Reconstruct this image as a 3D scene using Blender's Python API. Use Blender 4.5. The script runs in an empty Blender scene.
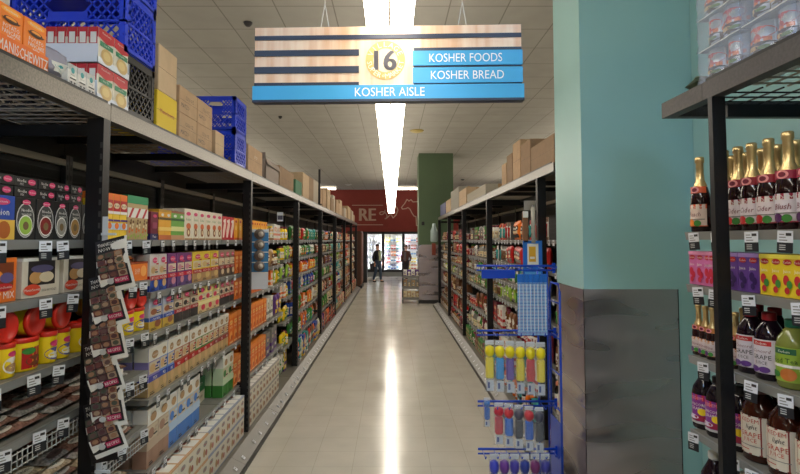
import bpy, math, random
from mathutils import Vector, Matrix
C = bpy.context.scene.collection
R = random.Random(16)
PI = math.pi
F = 535.0; EYE = 1.77; VX = 391.5
XP = 1.25      # front face of the rack posts, metres from the aisle's middle
XL = 1.335     # front edge of the inner shelves
XI = 1.350     # front of the goods
# ------------------------------------------------------------------ materials
_m = {}
def lin(c): c = c/255.0; return c/12.92 if c <= .04045 else ((c+.055)/1.055)**2.4
def M(rgb, rough=.5, metal=0.0, alpha=1.0, spec=.5, emit=0.0, noise=None):
    key = (tuple(rgb), rough, metal, alpha, spec, emit, noise)
    if key in _m: return _m[key]
    m = bpy.data.materials.new('surface'); m.use_nodes = True
    nt = m.node_tree; b = nt.nodes['Principled BSDF']
    col = tuple(lin(v) for v in rgb)+(1,)
    b.inputs['Base Color'].default_value = col
    b.inputs['Roughness'].default_value = rough; b.inputs['Metallic'].default_value = metal
    b.inputs['Specular IOR Level'].default_value = spec; b.inputs['Alpha'].default_value = alpha
    if emit:
        b.inputs['Emission Color'].default_value = col; b.inputs['Emission Strength'].default_value = emit
    if noise:
        sc, amt = noise
        tc = nt.nodes.new('ShaderNodeTexCoord'); n = nt.nodes.new('ShaderNodeTexNoise'); n.inputs['Scale'].default_value = sc
        n.inputs['Detail'].default_value = 4
        mp = nt.nodes.new('ShaderNodeMapRange'); mp.inputs[1].default_value = .3; mp.inputs[2].default_value = .7
        mp.inputs[3].default_value = 1-amt; mp.inputs[4].default_value = 1+amt
        mx = nt.nodes.new('ShaderNodeVectorMath'); mx.operation = 'SCALE'; mx.inputs[0].default_value = col[:3]
        nt.links.new(tc.outputs['Object'], n.inputs['Vector']); nt.links.new(n.outputs['Fac'], mp.inputs[0])
        nt.links.new(mp.outputs[0], mx.inputs['Scale']); nt.links.new(mx.outputs[0], b.inputs['Base Color'])
    _m[key] = m
    return m
# ------------------------------------------------------------------ mesh builder
_tx = {}
def textgeo(s, res=2):
    if (s, res) in _tx: return _tx[(s, res)]
    cu = bpy.data.curves.new('t', 'FONT'); cu.body = s; cu.size = 1; cu.resolution_u = res; cu.align_x = 'LEFT'
    o = bpy.data.objects.new('t', cu); me = bpy.data.meshes.new_from_object(o)
    vs = [(v.co.x, v.co.y) for v in me.vertices]; fs = [tuple(p.vertices) for p in me.polygons]
    bpy.data.objects.remove(o); bpy.data.curves.remove(cu); bpy.data.meshes.remove(me)
    if vs:
        x0 = min(v[0] for v in vs); x1 = max(v[0] for v in vs); y0 = min(v[1] for v in vs); y1 = max(v[1] for v in vs)
    else: x0 = y0 = 0; x1 = y1 = 1
    vs = [(v[0]-(x0+x1)/2, v[1]-(y0+y1)/2) for v in vs]
    _tx[(s, res)] = (vs, fs, x1-x0, y1-y0)
    return _tx[(s, res)]
class MB:
    def __init__(s): s.v = []; s.f = []; s.mi = []; s.sm = []; s.mats = []
    def mat(s, m):
        if m not in s.mats: s.mats.append(m)
        return s.mats.index(m)
    def add(s, vs, fs, m, smooth=False):
        n = len(s.v); s.v += [tuple(v) for v in vs]; k = s.mat(m)
        for f in fs: s.f.append(tuple(i+n for i in f)); s.mi.append(k); s.sm.append(smooth)
        return s
    def box(s, x0, x1, y0, y1, z0, z1, m):
        if x0 > x1: x0, x1 = x1, x0
        if y0 > y1: y0, y1 = y1, y0
        vs = [(x0,y0,z0),(x1,y0,z0),(x1,y1,z0),(x0,y1,z0),(x0,y0,z1),(x1,y0,z1),(x1,y1,z1),(x0,y1,z1)]
        return s.add(vs, [(0,3,2,1),(4,5,6,7),(0,1,5,4),(1,2,6,5),(2,3,7,6),(3,0,4,7)], m)
    def bevbox(s, x0, x1, y0, y1, z0, z1, m, b=.004):
        # box with chamfered vertical edges and a chamfered top
        def ring(z, i): return [(x0+b+i,y0+i,z),(x1-b-i,y0+i,z),(x1-i,y0+b+i,z),(x1-i,y1-b-i,z),(x1-b-i,y1-i,z),(x0+b+i,y1-i,z),(x0+i,y1-b-i,z),(x0+i,y0+b+i,z)]
        vs = ring(z0, b*.5)+ring(z0+b, 0)+ring(z1-b, 0)+ring(z1, b*.7)
        fs = [tuple(range(7,-1,-1)), tuple(range(24,32))]
        for k in range(3):
            for i in range(8): j = (i+1) % 8; fs.append((k*8+i, k*8+j, k*8+8+j, k*8+8+i))
        return s.add(vs, fs, m)
    def beam(s, a, b, w, m, h=None):
        a = Vector(a); b = Vector(b); d = (b-a).normalized(); h = h or w
        up = Vector((0,0,1)) if abs(d.z) < .9 else Vector((0,1,0))
        x = d.cross(up).normalized()*w/2; y = x.cross(d).normalized()*h/2
        vs = [p+q for p in (a, b) for q in (-x-y, x-y, x+y, -x+y)]
        return s.add(vs, [(0,1,2,3),(7,6,5,4),(0,4,5,1),(1,5,6,2),(2,6,7,3),(3,7,4,0)], m)
    def tube(s, pts, r, m, n=8):
        pts = [Vector(p) for p in pts]; vs = []; fs = []
        for i, p in enumerate(pts):
            d = (pts[min(i+1, len(pts)-1)]-pts[max(i-1, 0)]).normalized()
            up = Vector((0,0,1)) if abs(d.z) < .9 else Vector((0,1,0))
            x = d.cross(up).normalized(); y = x.cross(d)
            rr = r[i] if isinstance(r, (list, tuple)) else r
            for k in range(n): a = 2*PI*k/n; vs.append(p+x*rr*math.cos(a)+y*rr*math.sin(a))
        for i in range(len(pts)-1):
            for k in range(n): fs.append((i*n+k, i*n+(k+1) % n, (i+1)*n+(k+1) % n, (i+1)*n+k))
        fs.append(tuple(range(n-1,-1,-1))); fs.append(tuple(range((len(pts)-1)*n, len(pts)*n)))
        return s.add(vs, fs, m, True)
    def lathe(s, prof, m, n=16, c=(0,0,0), axis='z'):
        vs = []; fs = []
        for r, z in prof:
            for k in range(n):
                a = 2*PI*k/n
                p = (r*math.cos(a), r*math.sin(a), z) if axis == 'z' else (r*math.cos(a), z, r*math.sin(a))
                vs.append((p[0]+c[0], p[1]+c[1], p[2]+c[2]))
        L = len(prof)
        for i in range(L-1):
            for k in range(n): fs.append((i*n+k, i*n+(k+1) % n, (i+1)*n+(k+1) % n, (i+1)*n+k))
        fs.append(tuple(range(n-1,-1,-1))); fs.append(tuple(range((L-1)*n, L*n)))
        return s.add(vs, fs, m, True)
    def decal(s, P, items, w, h, e0=.0006):
        """P(x, z, e): point on the surface; x in -w/2..w/2, z in 0..h, e outwards"""
        e = e0
        for it in items:
            t = it[0]; e += .0005
            if t == 'r':
                _, u0, v0, u1, v1, m = it; nx = 4; vs = []; fs = []
                for j in (0, 1, 2, 3):
                    for i in range(nx+1): vs.append(P(((u0+(u1-u0)*i/nx)-.5)*w, (v0+(v1-v0)*j/3)*h, e))
                for j in range(3):
                    for i in range(nx): a = j*(nx+1)+i; fs.append((a, a+1, a+nx+2, a+nx+1))
                s.add(vs, fs, m)
            elif t == 'o':
                _, cu, cv, ru, rv, m = it; n = 18
                vs = [P((cu-.5)*w, cv*h, e)]+[P((cu-.5+ru*math.cos(2*PI*k/n))*w, (cv+rv*math.sin(2*PI*k/n))*h, e) for k in range(n)]
                s.add(vs, [(0, 1+k, 1+(k+1) % n) for k in range(n)], m)
            elif t == 'p':
                _, pts, m = it
                s.add([P((u-.5)*w, v*h, e) for u, v in pts], [tuple(range(len(pts)))], m)
            elif t == 't':
                _, st, cu, cv, hf, m = it[:6]; mw = it[6] if len(it) > 6 else .9; sh = it[7] if len(it) > 7 else 0
                vs, fs, tw, th = textgeo(st, 1)
                k = hf*h/max(th, .1); kx = min(k, mw*w/max(tw, .01))
                s.add([P((cu-.5)*w+(x+sh*y)*kx, cv*h+y*k, e+.0002) for x, y in vs], fs, m)
        return s
    def merge(s, o, off=(0,0,0)):
        n = len(s.v); s.v += [(v[0]+off[0], v[1]+off[1], v[2]+off[2]) for v in o.v]
        mp = [s.mat(m) for m in o.mats]
        for f, k, q in zip(o.f, o.mi, o.sm): s.f.append(tuple(i+n for i in f)); s.mi.append(mp[k]); s.sm.append(q)
        return s
    def xf(s, mtx): s.v = [tuple(mtx @ Vector(v)) for v in s.v]; return s
    def mesh(s, name):
        me = bpy.data.meshes.new(name); me.from_pydata(s.v, [], s.f)
        for m in s.mats: me.materials.append(m)
        me.polygons.foreach_set('material_index', s.mi); me.polygons.foreach_set('use_smooth', s.sm)
        me.update(); return me
    def build(s, name, parent=None, loc=(0,0,0), rz=0):
        return link(name, s.mesh(name), parent, loc, rz)
def link(name, me, parent=None, loc=(0,0,0), rz=0):
    o = bpy.data.objects.new(name, me); C.objects.link(o); o.location = loc; o.rotation_euler = (0,0,rz)
    if parent: o.parent = parent
    return o
def tag(o, label=None, cat=None, group=None, kind=None):
    if label: o['label'] = label
    if cat: o['category'] = cat
    if group: o['group'] = group
    if kind: o['kind'] = kind
    return o
def empty(name, loc, label, cat, group=None, rz=0):
    return tag(link(name, None, None, loc, rz), label, cat, group)
def struct(name, mb): return tag(mb.build(name), kind='structure')
def flat(y): return lambda x, z, e: (x, y-e, z)
# ------------------------------------------------------------------ colours
def c(r, g, b, ro=.45, **k): return M((r, g, b), ro, **k)
WH=c(226,224,216); CREAM=c(222,206,166); BLK=c(22,22,24); DK=c(44,40,40); ORG=c(226,112,28); DORG=c(196,82,18); RED=c(186,30,32)
YEL=c(232,200,30); GRN=c(60,132,54); DGRN=c(28,92,60); BLU=c(36,72,164); LBLU=c(90,160,214); PUR=c(92,52,128); PNK=c(214,60,112)
MAR=c(112,24,48); BRN=c(112,70,40); TAN=c(176,140,96); GRY=c(128,126,122); LGRY=c(186,186,184); GOLD=c(204,164,78,.3,metal=.6)
TEAL=c(40,150,150); LIME=c(150,188,70); SALM=c(226,140,110); NAVY=c(26,34,86)
STEEL=c(24,24,27,.42,metal=.3); RAIL=c(146,148,146,.38,metal=.35); BEAMC=M((96,90,80),.32,.3,noise=(120,.35)); DBEAM=M((70,66,66),.5,.2,noise=(90,.25))
WIRE=M((150,140,126),.4,.3)
FILM=M((225,235,245),.12,0,.22); TAGW=c(214,216,222); TAGB=c(26,28,34)
# ------------------------------------------------------------------ product kinds
K = {}      # kind -> dict(parts=[(name, MB)], w, d, h, desc, cat, name)
def kind(key, name, cat, desc, w, d, h, parts): K[key] = dict(name=name, cat=cat, desc=desc, w=w, d=d, h=h, parts=parts, me=None)
def carton(key, desc, w, d, h, base, dec, name=None, cat='box'):
    if not name:
        p = key.split('_')[0]
        name = {'noodle':'noodle_carton','flat':'noodle_carton','onion':'soup_carton','broth':'broth_carton','tea':'tea_carton','matzo':'matzo_carton','cracker':'cracker_carton','wt':'soup_mix_carton','tall':'cereal_carton','base':'matzo_carton','juice':'juice_carton','pancake':'pancake_mix_carton','soupmix':'soup_mix_carton','soup':'soup_carton','pk':'chilled_pack','window':'noodle_carton'}.get(p, 'carton')
    b = MB(); b.bevbox(-w/2, w/2, 0, d, 0, h, base, .0015)
    b.decal(flat(0), dec, w, h)
    for it in dec:                        # full-width bands wrap round both sides
        if it[0] == 'r' and it[1] == 0 and it[3] == 1:
            for sx in (-1, 1):
                x = sx*(w/2+.0008); b.add([(x,0,it[2]*h),(x,d,it[2]*h),(x,d,it[4]*h),(x,0,it[4]*h)], [(0,1,2,3)], it[5])
            if it[4] == 1: b.add([(-w/2,0,h+.0008),(w/2,0,h+.0008),(w/2,d,h+.0008),(-w/2,d,h+.0008)], [(0,1,2,3)], it[5])
    kind(key, name, cat, desc, w, d, h, [('body', b)])
def wrapP(r, yc): return lambda x, z, e: (math.sin(x/r)*(r+e), yc-math.cos(x/r)*(r+e), z)
def vessel(key, name, cat, desc, prof, glass, capprof, cap, lab, n=16, capname='cap', extra=None):
    """lab: (z0, z1, halfangle, basemat, decals)"""
    rmax = max(p[0] for p in prof); yc = rmax
    b = MB().lathe(prof, glass, n, (0, yc, 0)); q = MB().lathe(capprof, cap, n, (0, yc, 0)); parts = [('body', b), (capname, q)]
    for k, (z0, z1, ha, bm, dec, lr) in enumerate(lab):
        l = MB(); w = 2*ha*lr; P0 = wrapP(lr+.0012, yc); P = lambda x, z, e, z0=z0, P0=P0: P0(x, z+z0, e)
        N = 12; vs = [P(-w/2+w*i/N, zz, 0) for zz in (0, z1-z0) for i in range(N+1)]
        l.add(vs, [(i, i+1, N+2+i, N+1+i) for i in range(N)], bm, True)
        l.decal(P, dec, w, z1-z0); parts.append(('label', l))
    kind(key, name, cat, desc, rmax*2+.006, rmax*2, max(prof[-1][1], capprof[-1][1]), parts)
def pillow(b, w, t, h, base, dec, lying=False, nx=8, nz=10, seed=0):
    rr = random.Random(seed)
    ph = [rr.uniform(0, 6) for _ in range(4)]
    def bul(u, v):
        return t/2*max(0, (1-abs(2*u-1)**3))**.7*max(0, (1-abs(2*v-1)**4))**.8*(1+.14*math.sin(9*u+ph[0])*math.sin(7*v+ph[1])+.08*math.sin(17*v+ph[2]+5*u))
    def P(x, z, e):
        u = min(1, max(0, x/w+.5)); v = min(1, max(0, z/h)); k = 1-.06*math.sin(PI*v)
        if lying: return (x*k, z, t*.5+bul(u, v)+e)
        return (x*k, t/2-bul(u, v)-e, z)
    def Q(x, z):
        u = x/w+.5; v = z/h; k = 1-.06*math.sin(PI*v)
        if lying: return (x*k, z, max(0, t*.5-bul(u, v)))
        return (x*k, t/2+bul(u, v), z)
    for fn in (lambda x, z: P(x, z, 0), Q):
        vs = [fn(-w/2+w*i/nx, h*j/nz) for j in range(nz+1) for i in range(nx+1)]
        b.add(vs, [(j*(nx+1)+i, j*(nx+1)+i+1, (j+1)*(nx+1)+i+1, (j+1)*(nx+1)+i) for j in range(nz) for i in range(nx)], base, True)
    b.decal(P, dec, w, h, .002)
    return b
def bag(key, desc, w, t, h, base, dec, lying=False, name='snack_bag', cat='bag', seed=0):
    b = pillow(MB(), w, t, h, base, dec, lying, seed=seed)
    if lying: kind(key, name, cat, desc, w, h, t, [('body', b)])
    else: kind(key, name, cat, desc, w, t, h, [('body', b)])
MZ = 'MANISCHEWITZ'
# --- left, eye-level shelf
for nm, mid, de in (('green', LIME, 'black noodle carton with green oval'), ('red', c(128,34,30), 'black noodle carton with dark red oval'), ('grey', c(150,146,136), 'black noodle carton with pale grey oval'), ('gold', c(168,126,60), 'black noodle carton with gold oval')):
    carton('noodle_'+nm, de, .108, .06, .155, c(20,19,20), [('o',.5,.46,.44,.42,LGRY),('o',.5,.46,.40,.39,c(70,72,70)),('o',.5,.34,.34,.25,WH),('o',.5,.34,.31,.22,mid),('o',.5,.33,.14,.1,c(120,96,60)),('o',.5,.89,.2,.06,PNK),('t',"Manischewitz",.5,.89,.035,WH,.34),('t','Noodles',.5,.7,.07,WH,.6),('t','NOODLES',.5,.6,.05,WH,.6)])
carton('flat_noodle', 'flat black noodle carton', .15, .10, .037, c(20,19,20), [('t','Noodles',.3,.6,.3,WH,.4),('t','MIX',.3,.25,.25,LGRY,.4),('o',.72,.55,.17,.3,PNK),('t','Manischewitz',.72,.55,.14,WH,.26)])
carton('onion', 'blue onion soup carton', .14, .05, .155, BLU, [('r',0,0,1,.45,c(220,178,70)),('o',.25,.25,.2,.2,WH),('o',.62,.22,.22,.2,c(170,90,30)),('o',.5,.86,.3,.08,PNK),('t','Manischewitz',.5,.86,.05,WH,.5),('t','onion',.5,.62,.14,WH,.7)])
carton('broth_red', 'slim yellow and red broth carton', .066, .07, .225, c(236,196,52), [('r',0,.86,1,1,ORG),('r',0,.62,1,.86,c(186,40,40)),('o',.5,.74,.42,.06,CREAM),('t','Broth',.5,.74,.06,MAR,.7),('r',0,.56,1,.62,WH),('r',0,.22,1,.36,c(176,198,220)),('o',.5,.3,.3,.07,ORG),('r',0,.4,1,.44,PUR)])
carton('broth_yellow', 'slim yellow broth carton with orange top', .066, .07, .225, c(236,196,40), [('r',0,.86,1,1,ORG),('o',.5,.72,.4,.07,WH),('r',0,.5,1,.58,c(150,180,60)),('r',0,.3,1,.36,c(120,40,40))])
carton('broth_green', 'slim mosaic patterned carton with green top', .068, .07, .232, c(186,158,112), [('r',0,.82,1,1,c(40,142,92)),('r',0,.5,1,.72,WH),('p',[(.1,.5),(.4,.5),(.9,.72),(.6,.72)],c(190,40,50))]+[('o',.15+.7*((i*37)%11)/11,.05+.42*((i*23)%13)/13,.1,.03,[LIME,BRN,CREAM,ORG][i%4]) for i in range(12)])
carton('box_maroon', 'maroon and navy carton', .115, .06, .16, MAR, [('r',0,0,1,.22,NAVY),('t','Matzo',.5,.12,.1,WH,.6),('r',.2,.4,.8,.62,c(150,60,90)),('o',.5,.85,.25,.06,PNK)])
carton('tea_yellow', 'golden yellow carton with dark stripe', .1, .07, .18, c(232,168,50), [('r',0,.92,1,1,c(190,140,40)),('r',0,.66,1,.74,c(100,80,40)),('r',0,.3,1,.42,c(245,205,110)),('r',0,0,1,.16,c(200,110,60)),('o',.5,.82,.22,.05,WH)])
carton('tea_green', 'leaf green carton with pale stripe', .1, .07, .18, c(112,170,72), [('r',0,.92,1,1,c(150,90,60)),('r',0,.66,1,.74,c(40,90,40)),('r',0,.3,1,.46,c(222,220,150)),('r',0,0,1,.16,c(200,150,110)),('o',.5,.82,.22,.05,WH)])
carton('white_red', 'white carton with small red and brown pictures', .125, .07, .207, c(224,216,198), [('o',.5,.84,.3,.06,PNK),('t','Kosher',.5,.66,.09,GRN,.6),('o',.5,.44,.3,.1,c(214,110,60)),('o',.5,.24,.22,.14,c(150,90,50)),('o',.5,.24,.12,.07,CREAM),('r',0,0,1,.05,TAN)])
carton('red_white', 'red carton with white diagonal', .1, .07, .19, c(196,36,48), [('p',[(.1,.1),(.45,.1),(.9,.6),(.9,.9),(.6,.9),(.1,.4)],c(236,214,200)),('o',.5,.8,.3,.07,WH)])
carton('orange_y', 'bright orange yellow carton', .1, .07, .19, c(242,166,30), [('o',.5,.55,.3,.12,c(250,204,90)),('o',.5,.84,.25,.06,RED),('r',0,0,1,.1,ORG)])
# --- left, lower shelves
def shelfbox(key, desc, w, h, base, band, text=None, c2=None, pic=TAN, top=None, d=.08):
    dec = []
    if c2: dec.append(('r',0,0,1,.3,c2))
    if top: dec.append(('r',0,.72,1,1,top))
    dec += [('r',.06,.46,.94,.7,c(206,192,168)),('o',.35,.57,.25,.09,pic),('r',.55,.5,.9,.53,DK),('r',.55,.56,.8,.59,band),('o',.66,.2,.24,.11,pic),('r',0,.3,1,.42,band),('o',.5,.84,.28,.08,PNK if not top else TAN)]
    if top: dec.append(('t','Soup Mix',.5,.9,.045,DK,.7))
    dec += [('r',.1,.04,.5,.06,DK),('r',.1,.08,.4,.095,DK),('r',.62,.72 if not top else .62,.9,.76 if not top else .66,band)]
    if text: dec.append(('t',text,.5,.36,.07,WH,.8))
    if text: dec.append(('t',MZ,.5,.84,.04,WH,.5))
    carton(key, desc, w, d, h, base, dec)
shelfbox('matzo_blue', 'white and blue matzo carton', .13, .21, c(206,200,196), RED, 'MATZO BALL', BLU, c(196,160,110))
shelfbox('matzo_purple', 'purple matzo carton with red band', .125, .21, c(120,60,120), c(200,30,60), 'MATZO', c(96,70,130), c(196,130,150))
shelfbox('matzo_yellow', 'yellow and tan matzo carton', .16, .21, c(226,200,60), RED, 'MATZO MEAL', TAN, c(206,176,116))
shelfbox('matzo_brown', 'grey brown matzo carton', .14, .21, c(150,128,110), c(150,34,44), 'MATZOS', c(96,80,72), c(206,186,150))
shelfbox('cracker_orange', 'orange cracker carton', .12, .21, c(226,118,32), c(240,150,60), None, None, c(245,180,110))
shelfbox('cracker_blue', 'pale blue cracker carton with yellow base', .15, .19, c(176,180,200), c(50,84,176), 'CRACKERS', c(204,170,70), c(150,90,60))
shelfbox('cracker_grey', 'charcoal and cream cracker carton', .13, .19, c(172,152,130), c(176,36,46), 'CRACKER', c(60,58,60), c(60,56,56))
shelfbox('cracker_cream', 'pale yellow cracker carton', .15, .19, c(226,212,130), c(232,220,160), None, c(214,190,140), c(214,60,90))
for nm, bs, bd in (('violet', c(140,130,190), c(60,64,160)), ('blue', c(110,150,220), BLU), ('rust', c(180,96,70), RED), ('green', c(84,146,70), RED), ('brown', c(150,120,100), c(150,40,40)), ('orange', c(228,122,36), ORG)):
    shelfbox('wt_'+nm, f'{nm} soup mix carton, white top', .135, .27, bs, bd, 'MIX' if nm != 'orange' else None, c(190,160,110), c(206,170,120), WH)
for nm, bs, pc in (('brown', c(190,170,148), c(160,124,104)), ('blue', c(176,200,226), c(60,120,200)), ('green', c(196,216,180), GRN)):
    shelfbox('tall_'+nm, f'tall white topped {nm} carton', .14, .32, bs, bs, None, pc, pc, WH)
carton('green_tray', 'dark green display carton', .2, .12, .19, c(206,196,176), [('r',0,.5,1,1,c(30,110,60)),('t','MATZO',.5,.76,.12,WH,.5),('r',0,.46,1,.5,c(20,80,40)),('t','KOSHER',.5,.25,.1,BRN,.6)])
for nm, e1, e2 in (('blue', c(140,152,178), c(176,110,100)), ('orange', c(206,160,110), c(160,90,76)), ('grey', c(150,150,150), c(150,100,86))):
    carton('base_'+nm, f'cream carton with {nm} edge', .125, .26, .168, c(218,212,196), [('r',0,.93,1,1,e1),('r',0,0,1,.05,e1),('o',.5,.7,.3,.1,c(150,146,140)),('o',.35,.36,.18,.16,TAN),('o',.66,.32,.16,.12,e2),('t','Matzo',.5,.7,.08,RED,.4)])
    bb = K['base_'+nm]['parts'][0][1]      # printing on the top panel
    bb.decal(lambda x, z, e: (x, z, .168+e), [('r',.06,.04,.94,.96,WH),('r',.25,.3,.6,.38,e2),('t','Matzo',.5,.62,.1,NAVY,.5),('r',.2,.8,.8,.86,e1)], .125, .26, .0012)
carton('orange_block', 'bright orange carton with pale print', .125, .08, .25, c(232,112,20), [('r',0,.86,1,1,c(240,140,50)),('o',.5,.72,.34,.08,c(248,190,110)),('t',MZ,.5,.72,.035,MAR,.6),('t','MATZO',.5,.56,.07,c(250,220,180),.8),('o',.45,.3,.3,.14,c(246,170,90)),('o',.6,.22,.2,.08,c(196,80,20)),('r',.1,.05,.9,.09,c(250,210,160))])
carton('orange_low', 'bright orange low carton with pale print', .125, .08, .19, c(232,112,20), [('r',0,.86,1,1,c(240,140,50)),('o',.5,.72,.34,.08,c(248,190,110)),('t','MATZO',.5,.55,.08,c(250,220,180),.8),('o',.45,.3,.3,.14,c(246,170,90)),('o',.6,.22,.2,.08,c(196,80,20))])
# soup-mix boxes, window tray, bean bags, canisters
carton('soup_orange', 'orange soup mix display box', .15, .14, .155, ORG, [('r',.1,.36,.9,.9,c(120,54,20)),('o',.35,.6,.24,.14,c(240,150,40)),('o',.7,.55,.2,.12,c(90,80,130)),('t','SOUP MIX',.5,.16,.16,WH,.84),('o',.6,.34,.28,.09,RED),('t','Manischewitz',.6,.34,.06,WH,.5)])
carton('window_tray', 'beige window display box with bagged noodles', .19, .14, .15, c(206,196,178), [('r',.14,.3,.86,.92,c(40,34,36)),('o',.35,.5,.18,.16,c(186,140,84)),('o',.62,.5,.2,.14,c(206,190,160)),('o',.5,.72,.3,.1,c(90,84,120)),('r',0,.92,1,1,WH),('o',.24,.2,.22,.14,c(214,70,40)),('t','Manischewitz',.24,.2,.07,WH,.4),('t','EGG NOODLES',.68,.16,.06,DK,.4)])
carton('orange_tray', 'orange tray filled with orange snack packs', .2, .14, .1, c(230,120,40), [('t','SOUP',.3,.5,.3,WH,.3),('r',0,.9,1,1,c(150,60,20)),('o',.7,.5,.2,.3,c(245,170,90))])
for nm, bs, a, b2 in (('brown', c(108,78,64), c(170,60,60), c(186,178,168)), ('grey', c(120,116,114), c(150,150,160), c(80,60,60)), ('tan', c(176,150,116), c(120,60,40), c(222,214,196)), ('rust', c(178,82,36), c(60,110,60), c(222,160,80))):
    bag('bean_'+nm, f'flat {nm} bean bag', .17, .045, .24, M({'brown':(132,98,86),'grey':(150,146,142),'tan':(190,170,142),'rust':(186,104,56)}[nm],.25,noise=(70,.5)), [('o',.5,.11,.3,.07,b2),('t','ORGANIC',.5,.11,.05,DK,.4),('r',.25,.42,.75,.58,b2),('t','ORGANIC',.5,.5,.1,DK,.45),('r',.1,.8,.9,.86,a)], True, 'bean_bag', 'bag', seed=len(nm))
def canister(key, desc, lying, pic):
    b = MB(); l = MB(); r = .053; h = .125; yw = c(238,208,24,.35)
    prof = [(r*.94,0),(r,.006),(r,h-.02),(r*.98,h-.012)]; cp = [(r*.98,h-.02),(r*1.05,h-.018),(r*1.05,h-.002),(r*.98,h),(r*.8,h),(r*.78,h-.003)]
    if lying:
        b.lathe([(p[0], h-p[1]) for p in prof], yw, 18, (0,0,r*1.05), 'y'); l.lathe([(p[0], h-p[1]) for p in cp], c(206,40,24,.35), 18, (0,0,r*1.05), 'y')
        kind(key, 'canister', 'canister', desc, r*2.12, h, r*2.1, [('body', b), ('lid', l)])
    else:
        b.lathe(prof, yw, 18, (0,r,0)); l.lathe(cp, c(206,40,24,.35), 18, (0,r,0))
        q = MB().decal(wrapP(r, r), pic, .12, h); kind(key, 'canister', 'canister', desc, r*2.12, 2*r, h, [('body', b), ('lid', l), ('label', q)])
canister('can_red', 'yellow red lidded canister with red print', False, [('r',.1,.08,.9,.7,RED),('o',.5,.3,.3,.16,c(120,60,30)),('o',.3,.6,.2,.1,GRN)])
canister('can_white', 'yellow red lidded canister with white oval', False, [('o',.5,.36,.34,.24,WH),('o',.5,.3,.26,.12,TAN),('o',.5,.68,.2,.08,PNK)])
canister('can_purple', 'yellow red lidded canister with violet oval', False, [('o',.5,.3,.42,.2,c(96,92,150)),('o',.5,.26,.3,.1,WH),('o',.5,.62,.25,.1,PNK)])
canister('can_lying', 'yellow canister lying with red lid outwards', True, [])
# --- right, near shelves
gl = c(34,14,16,.08); gl2 = c(26,12,24,.08); foil = M((212,184,128),.3,.7)
def sparkling(key, desc, sc, collar, lab, fruit, word):
    pr = [(.036,0),(.039,.004),(.039,.135),(.036,.155),(.026,.19),(.0165,.212),(.0145,.235)]
    cp = [(.030,.175),(.0262,.19),(.0172,.212),(.0152,.235),(.0150,.283),(.018,.285),(.018,.305),(.014,.309)]
    pr = [(r*sc, z*sc) for r, z in pr]; cp = [(r*sc, z*sc) for r, z in cp]
    r = .039*sc
    vessel(key, 'sparkling_juice_bottle', 'bottle', desc, pr, gl, cp, foil,
      [(.022*sc,.112*sc,1.25,lab,[('r',0,.8,1,1,collar),('t','KEDEM',.5,.86,.16,WH,.8),('t',word,.5,.55,.2,MAR,.5,.25),('r',.1,.3,.9,.34,GRY),('o',.35,.16,.16,.16,fruit),('o',.62,.14,.14,.14,GRN),('r',0,0,1,.04,collar)],r),
       (.158*sc,.185*sc,1.3,collar,[('o',.5,.5,.2,.5,c(232,150,150)),('o',.5,.5,.12,.3,MAR)],.036*sc)], 20, 'foil_neck')
sparkling('spark_cider', 'gold necked sparkling cider bottle', 1, c(150,20,40), c(226,214,220), c(196,40,40), 'Cider')
sparkling('spark_grape', 'sparkling grape bottle with purple fruit label', 1, c(150,24,60), c(222,214,226), c(80,30,90), 'Blush')
sparkling('spark_peach', 'sparkling bottle with gold neck and orange label', .98, c(214,90,50), c(226,206,196), c(230,130,40), 'Peach')
sparkling('spark_small', 'small gold necked grape juice bottle', .72, c(190,120,60), c(206,190,190), c(90,50,110), 'Wine')
for nm, bs, a in (('pink', c(196,104,160), c(232,150,190)), ('purple', c(98,60,146), c(170,140,210)), ('yellow', c(226,200,40), c(240,226,90))):
    fr = {'pink': c(190,30,60), 'purple': c(50,24,90), 'yellow': c(190,40,50)}[nm]
    carton('juice_'+nm, f'small {nm} juice drink carton', .052, .04, .148, bs, [('r',0,.9,1,1,a),('o',.5,.82,.36,.07,RED),('t','Kedem',.5,.82,.06,WH,.6),('o',.38,.4,.24,.12,fr),('o',.64,.3,.22,.1,GRN if nm=='yellow' else fr),('o',.45,.16,.2,.08,fr),('t','Juice',.5,.6,.1,WH,.7)])
def bigjuice(key, desc, glass, capm, capn, lab, dec, r, h):
    pr = [(r*.92,0),(r,.006),(r,h*.25),(r*.97,h*.28),(r,h*.31),(r,h*.62),(r*.9,h*.72),(r*.55,h*.84),(r*.42,h*.89)]
    cp = [(r*.46,h*.88),(r*.48,h*.89),(r*.48,h*.985),(r*.44,h)]
    vessel(key, 'juice_bottle', 'bottle', desc, pr, glass, cp, capm, [(h*.1,h*.6,1.15,lab,dec,r)], 20, capn)
bigjuice('grape_white', 'dark grape juice bottle with red cap', gl2, c(150,20,30,.4), 'cap', c(214,206,214), [('r',.2,.82,.8,.96,RED),('t','Kedem',.5,.89,.08,WH,.5),('t','Concord',.5,.66,.1,MAR,.7,.2),('t','GRAPE',.5,.48,.13,DK,.8),('t','JUICE',.5,.3,.13,DK,.8),('o',.3,.12,.16,.09,PUR),('o',.6,.12,.16,.09,PUR)], .05, .245)
bigjuice('iced_tea', 'green iced tea bottle with dark green cap', c(120,128,60,.15), c(20,96,70,.4), 'cap', c(142,172,58), [('r',.2,.8,.8,.97,DGRN),('t','Kedem',.5,.88,.08,WH,.5),('t','Iced Tea',.5,.62,.14,c(20,60,30),.85),('r',.1,.42,.9,.5,WH),('o',.6,.22,.2,.18,c(190,110,50)),('o',.25,.2,.16,.1,GRN)], .054, .235)
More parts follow.
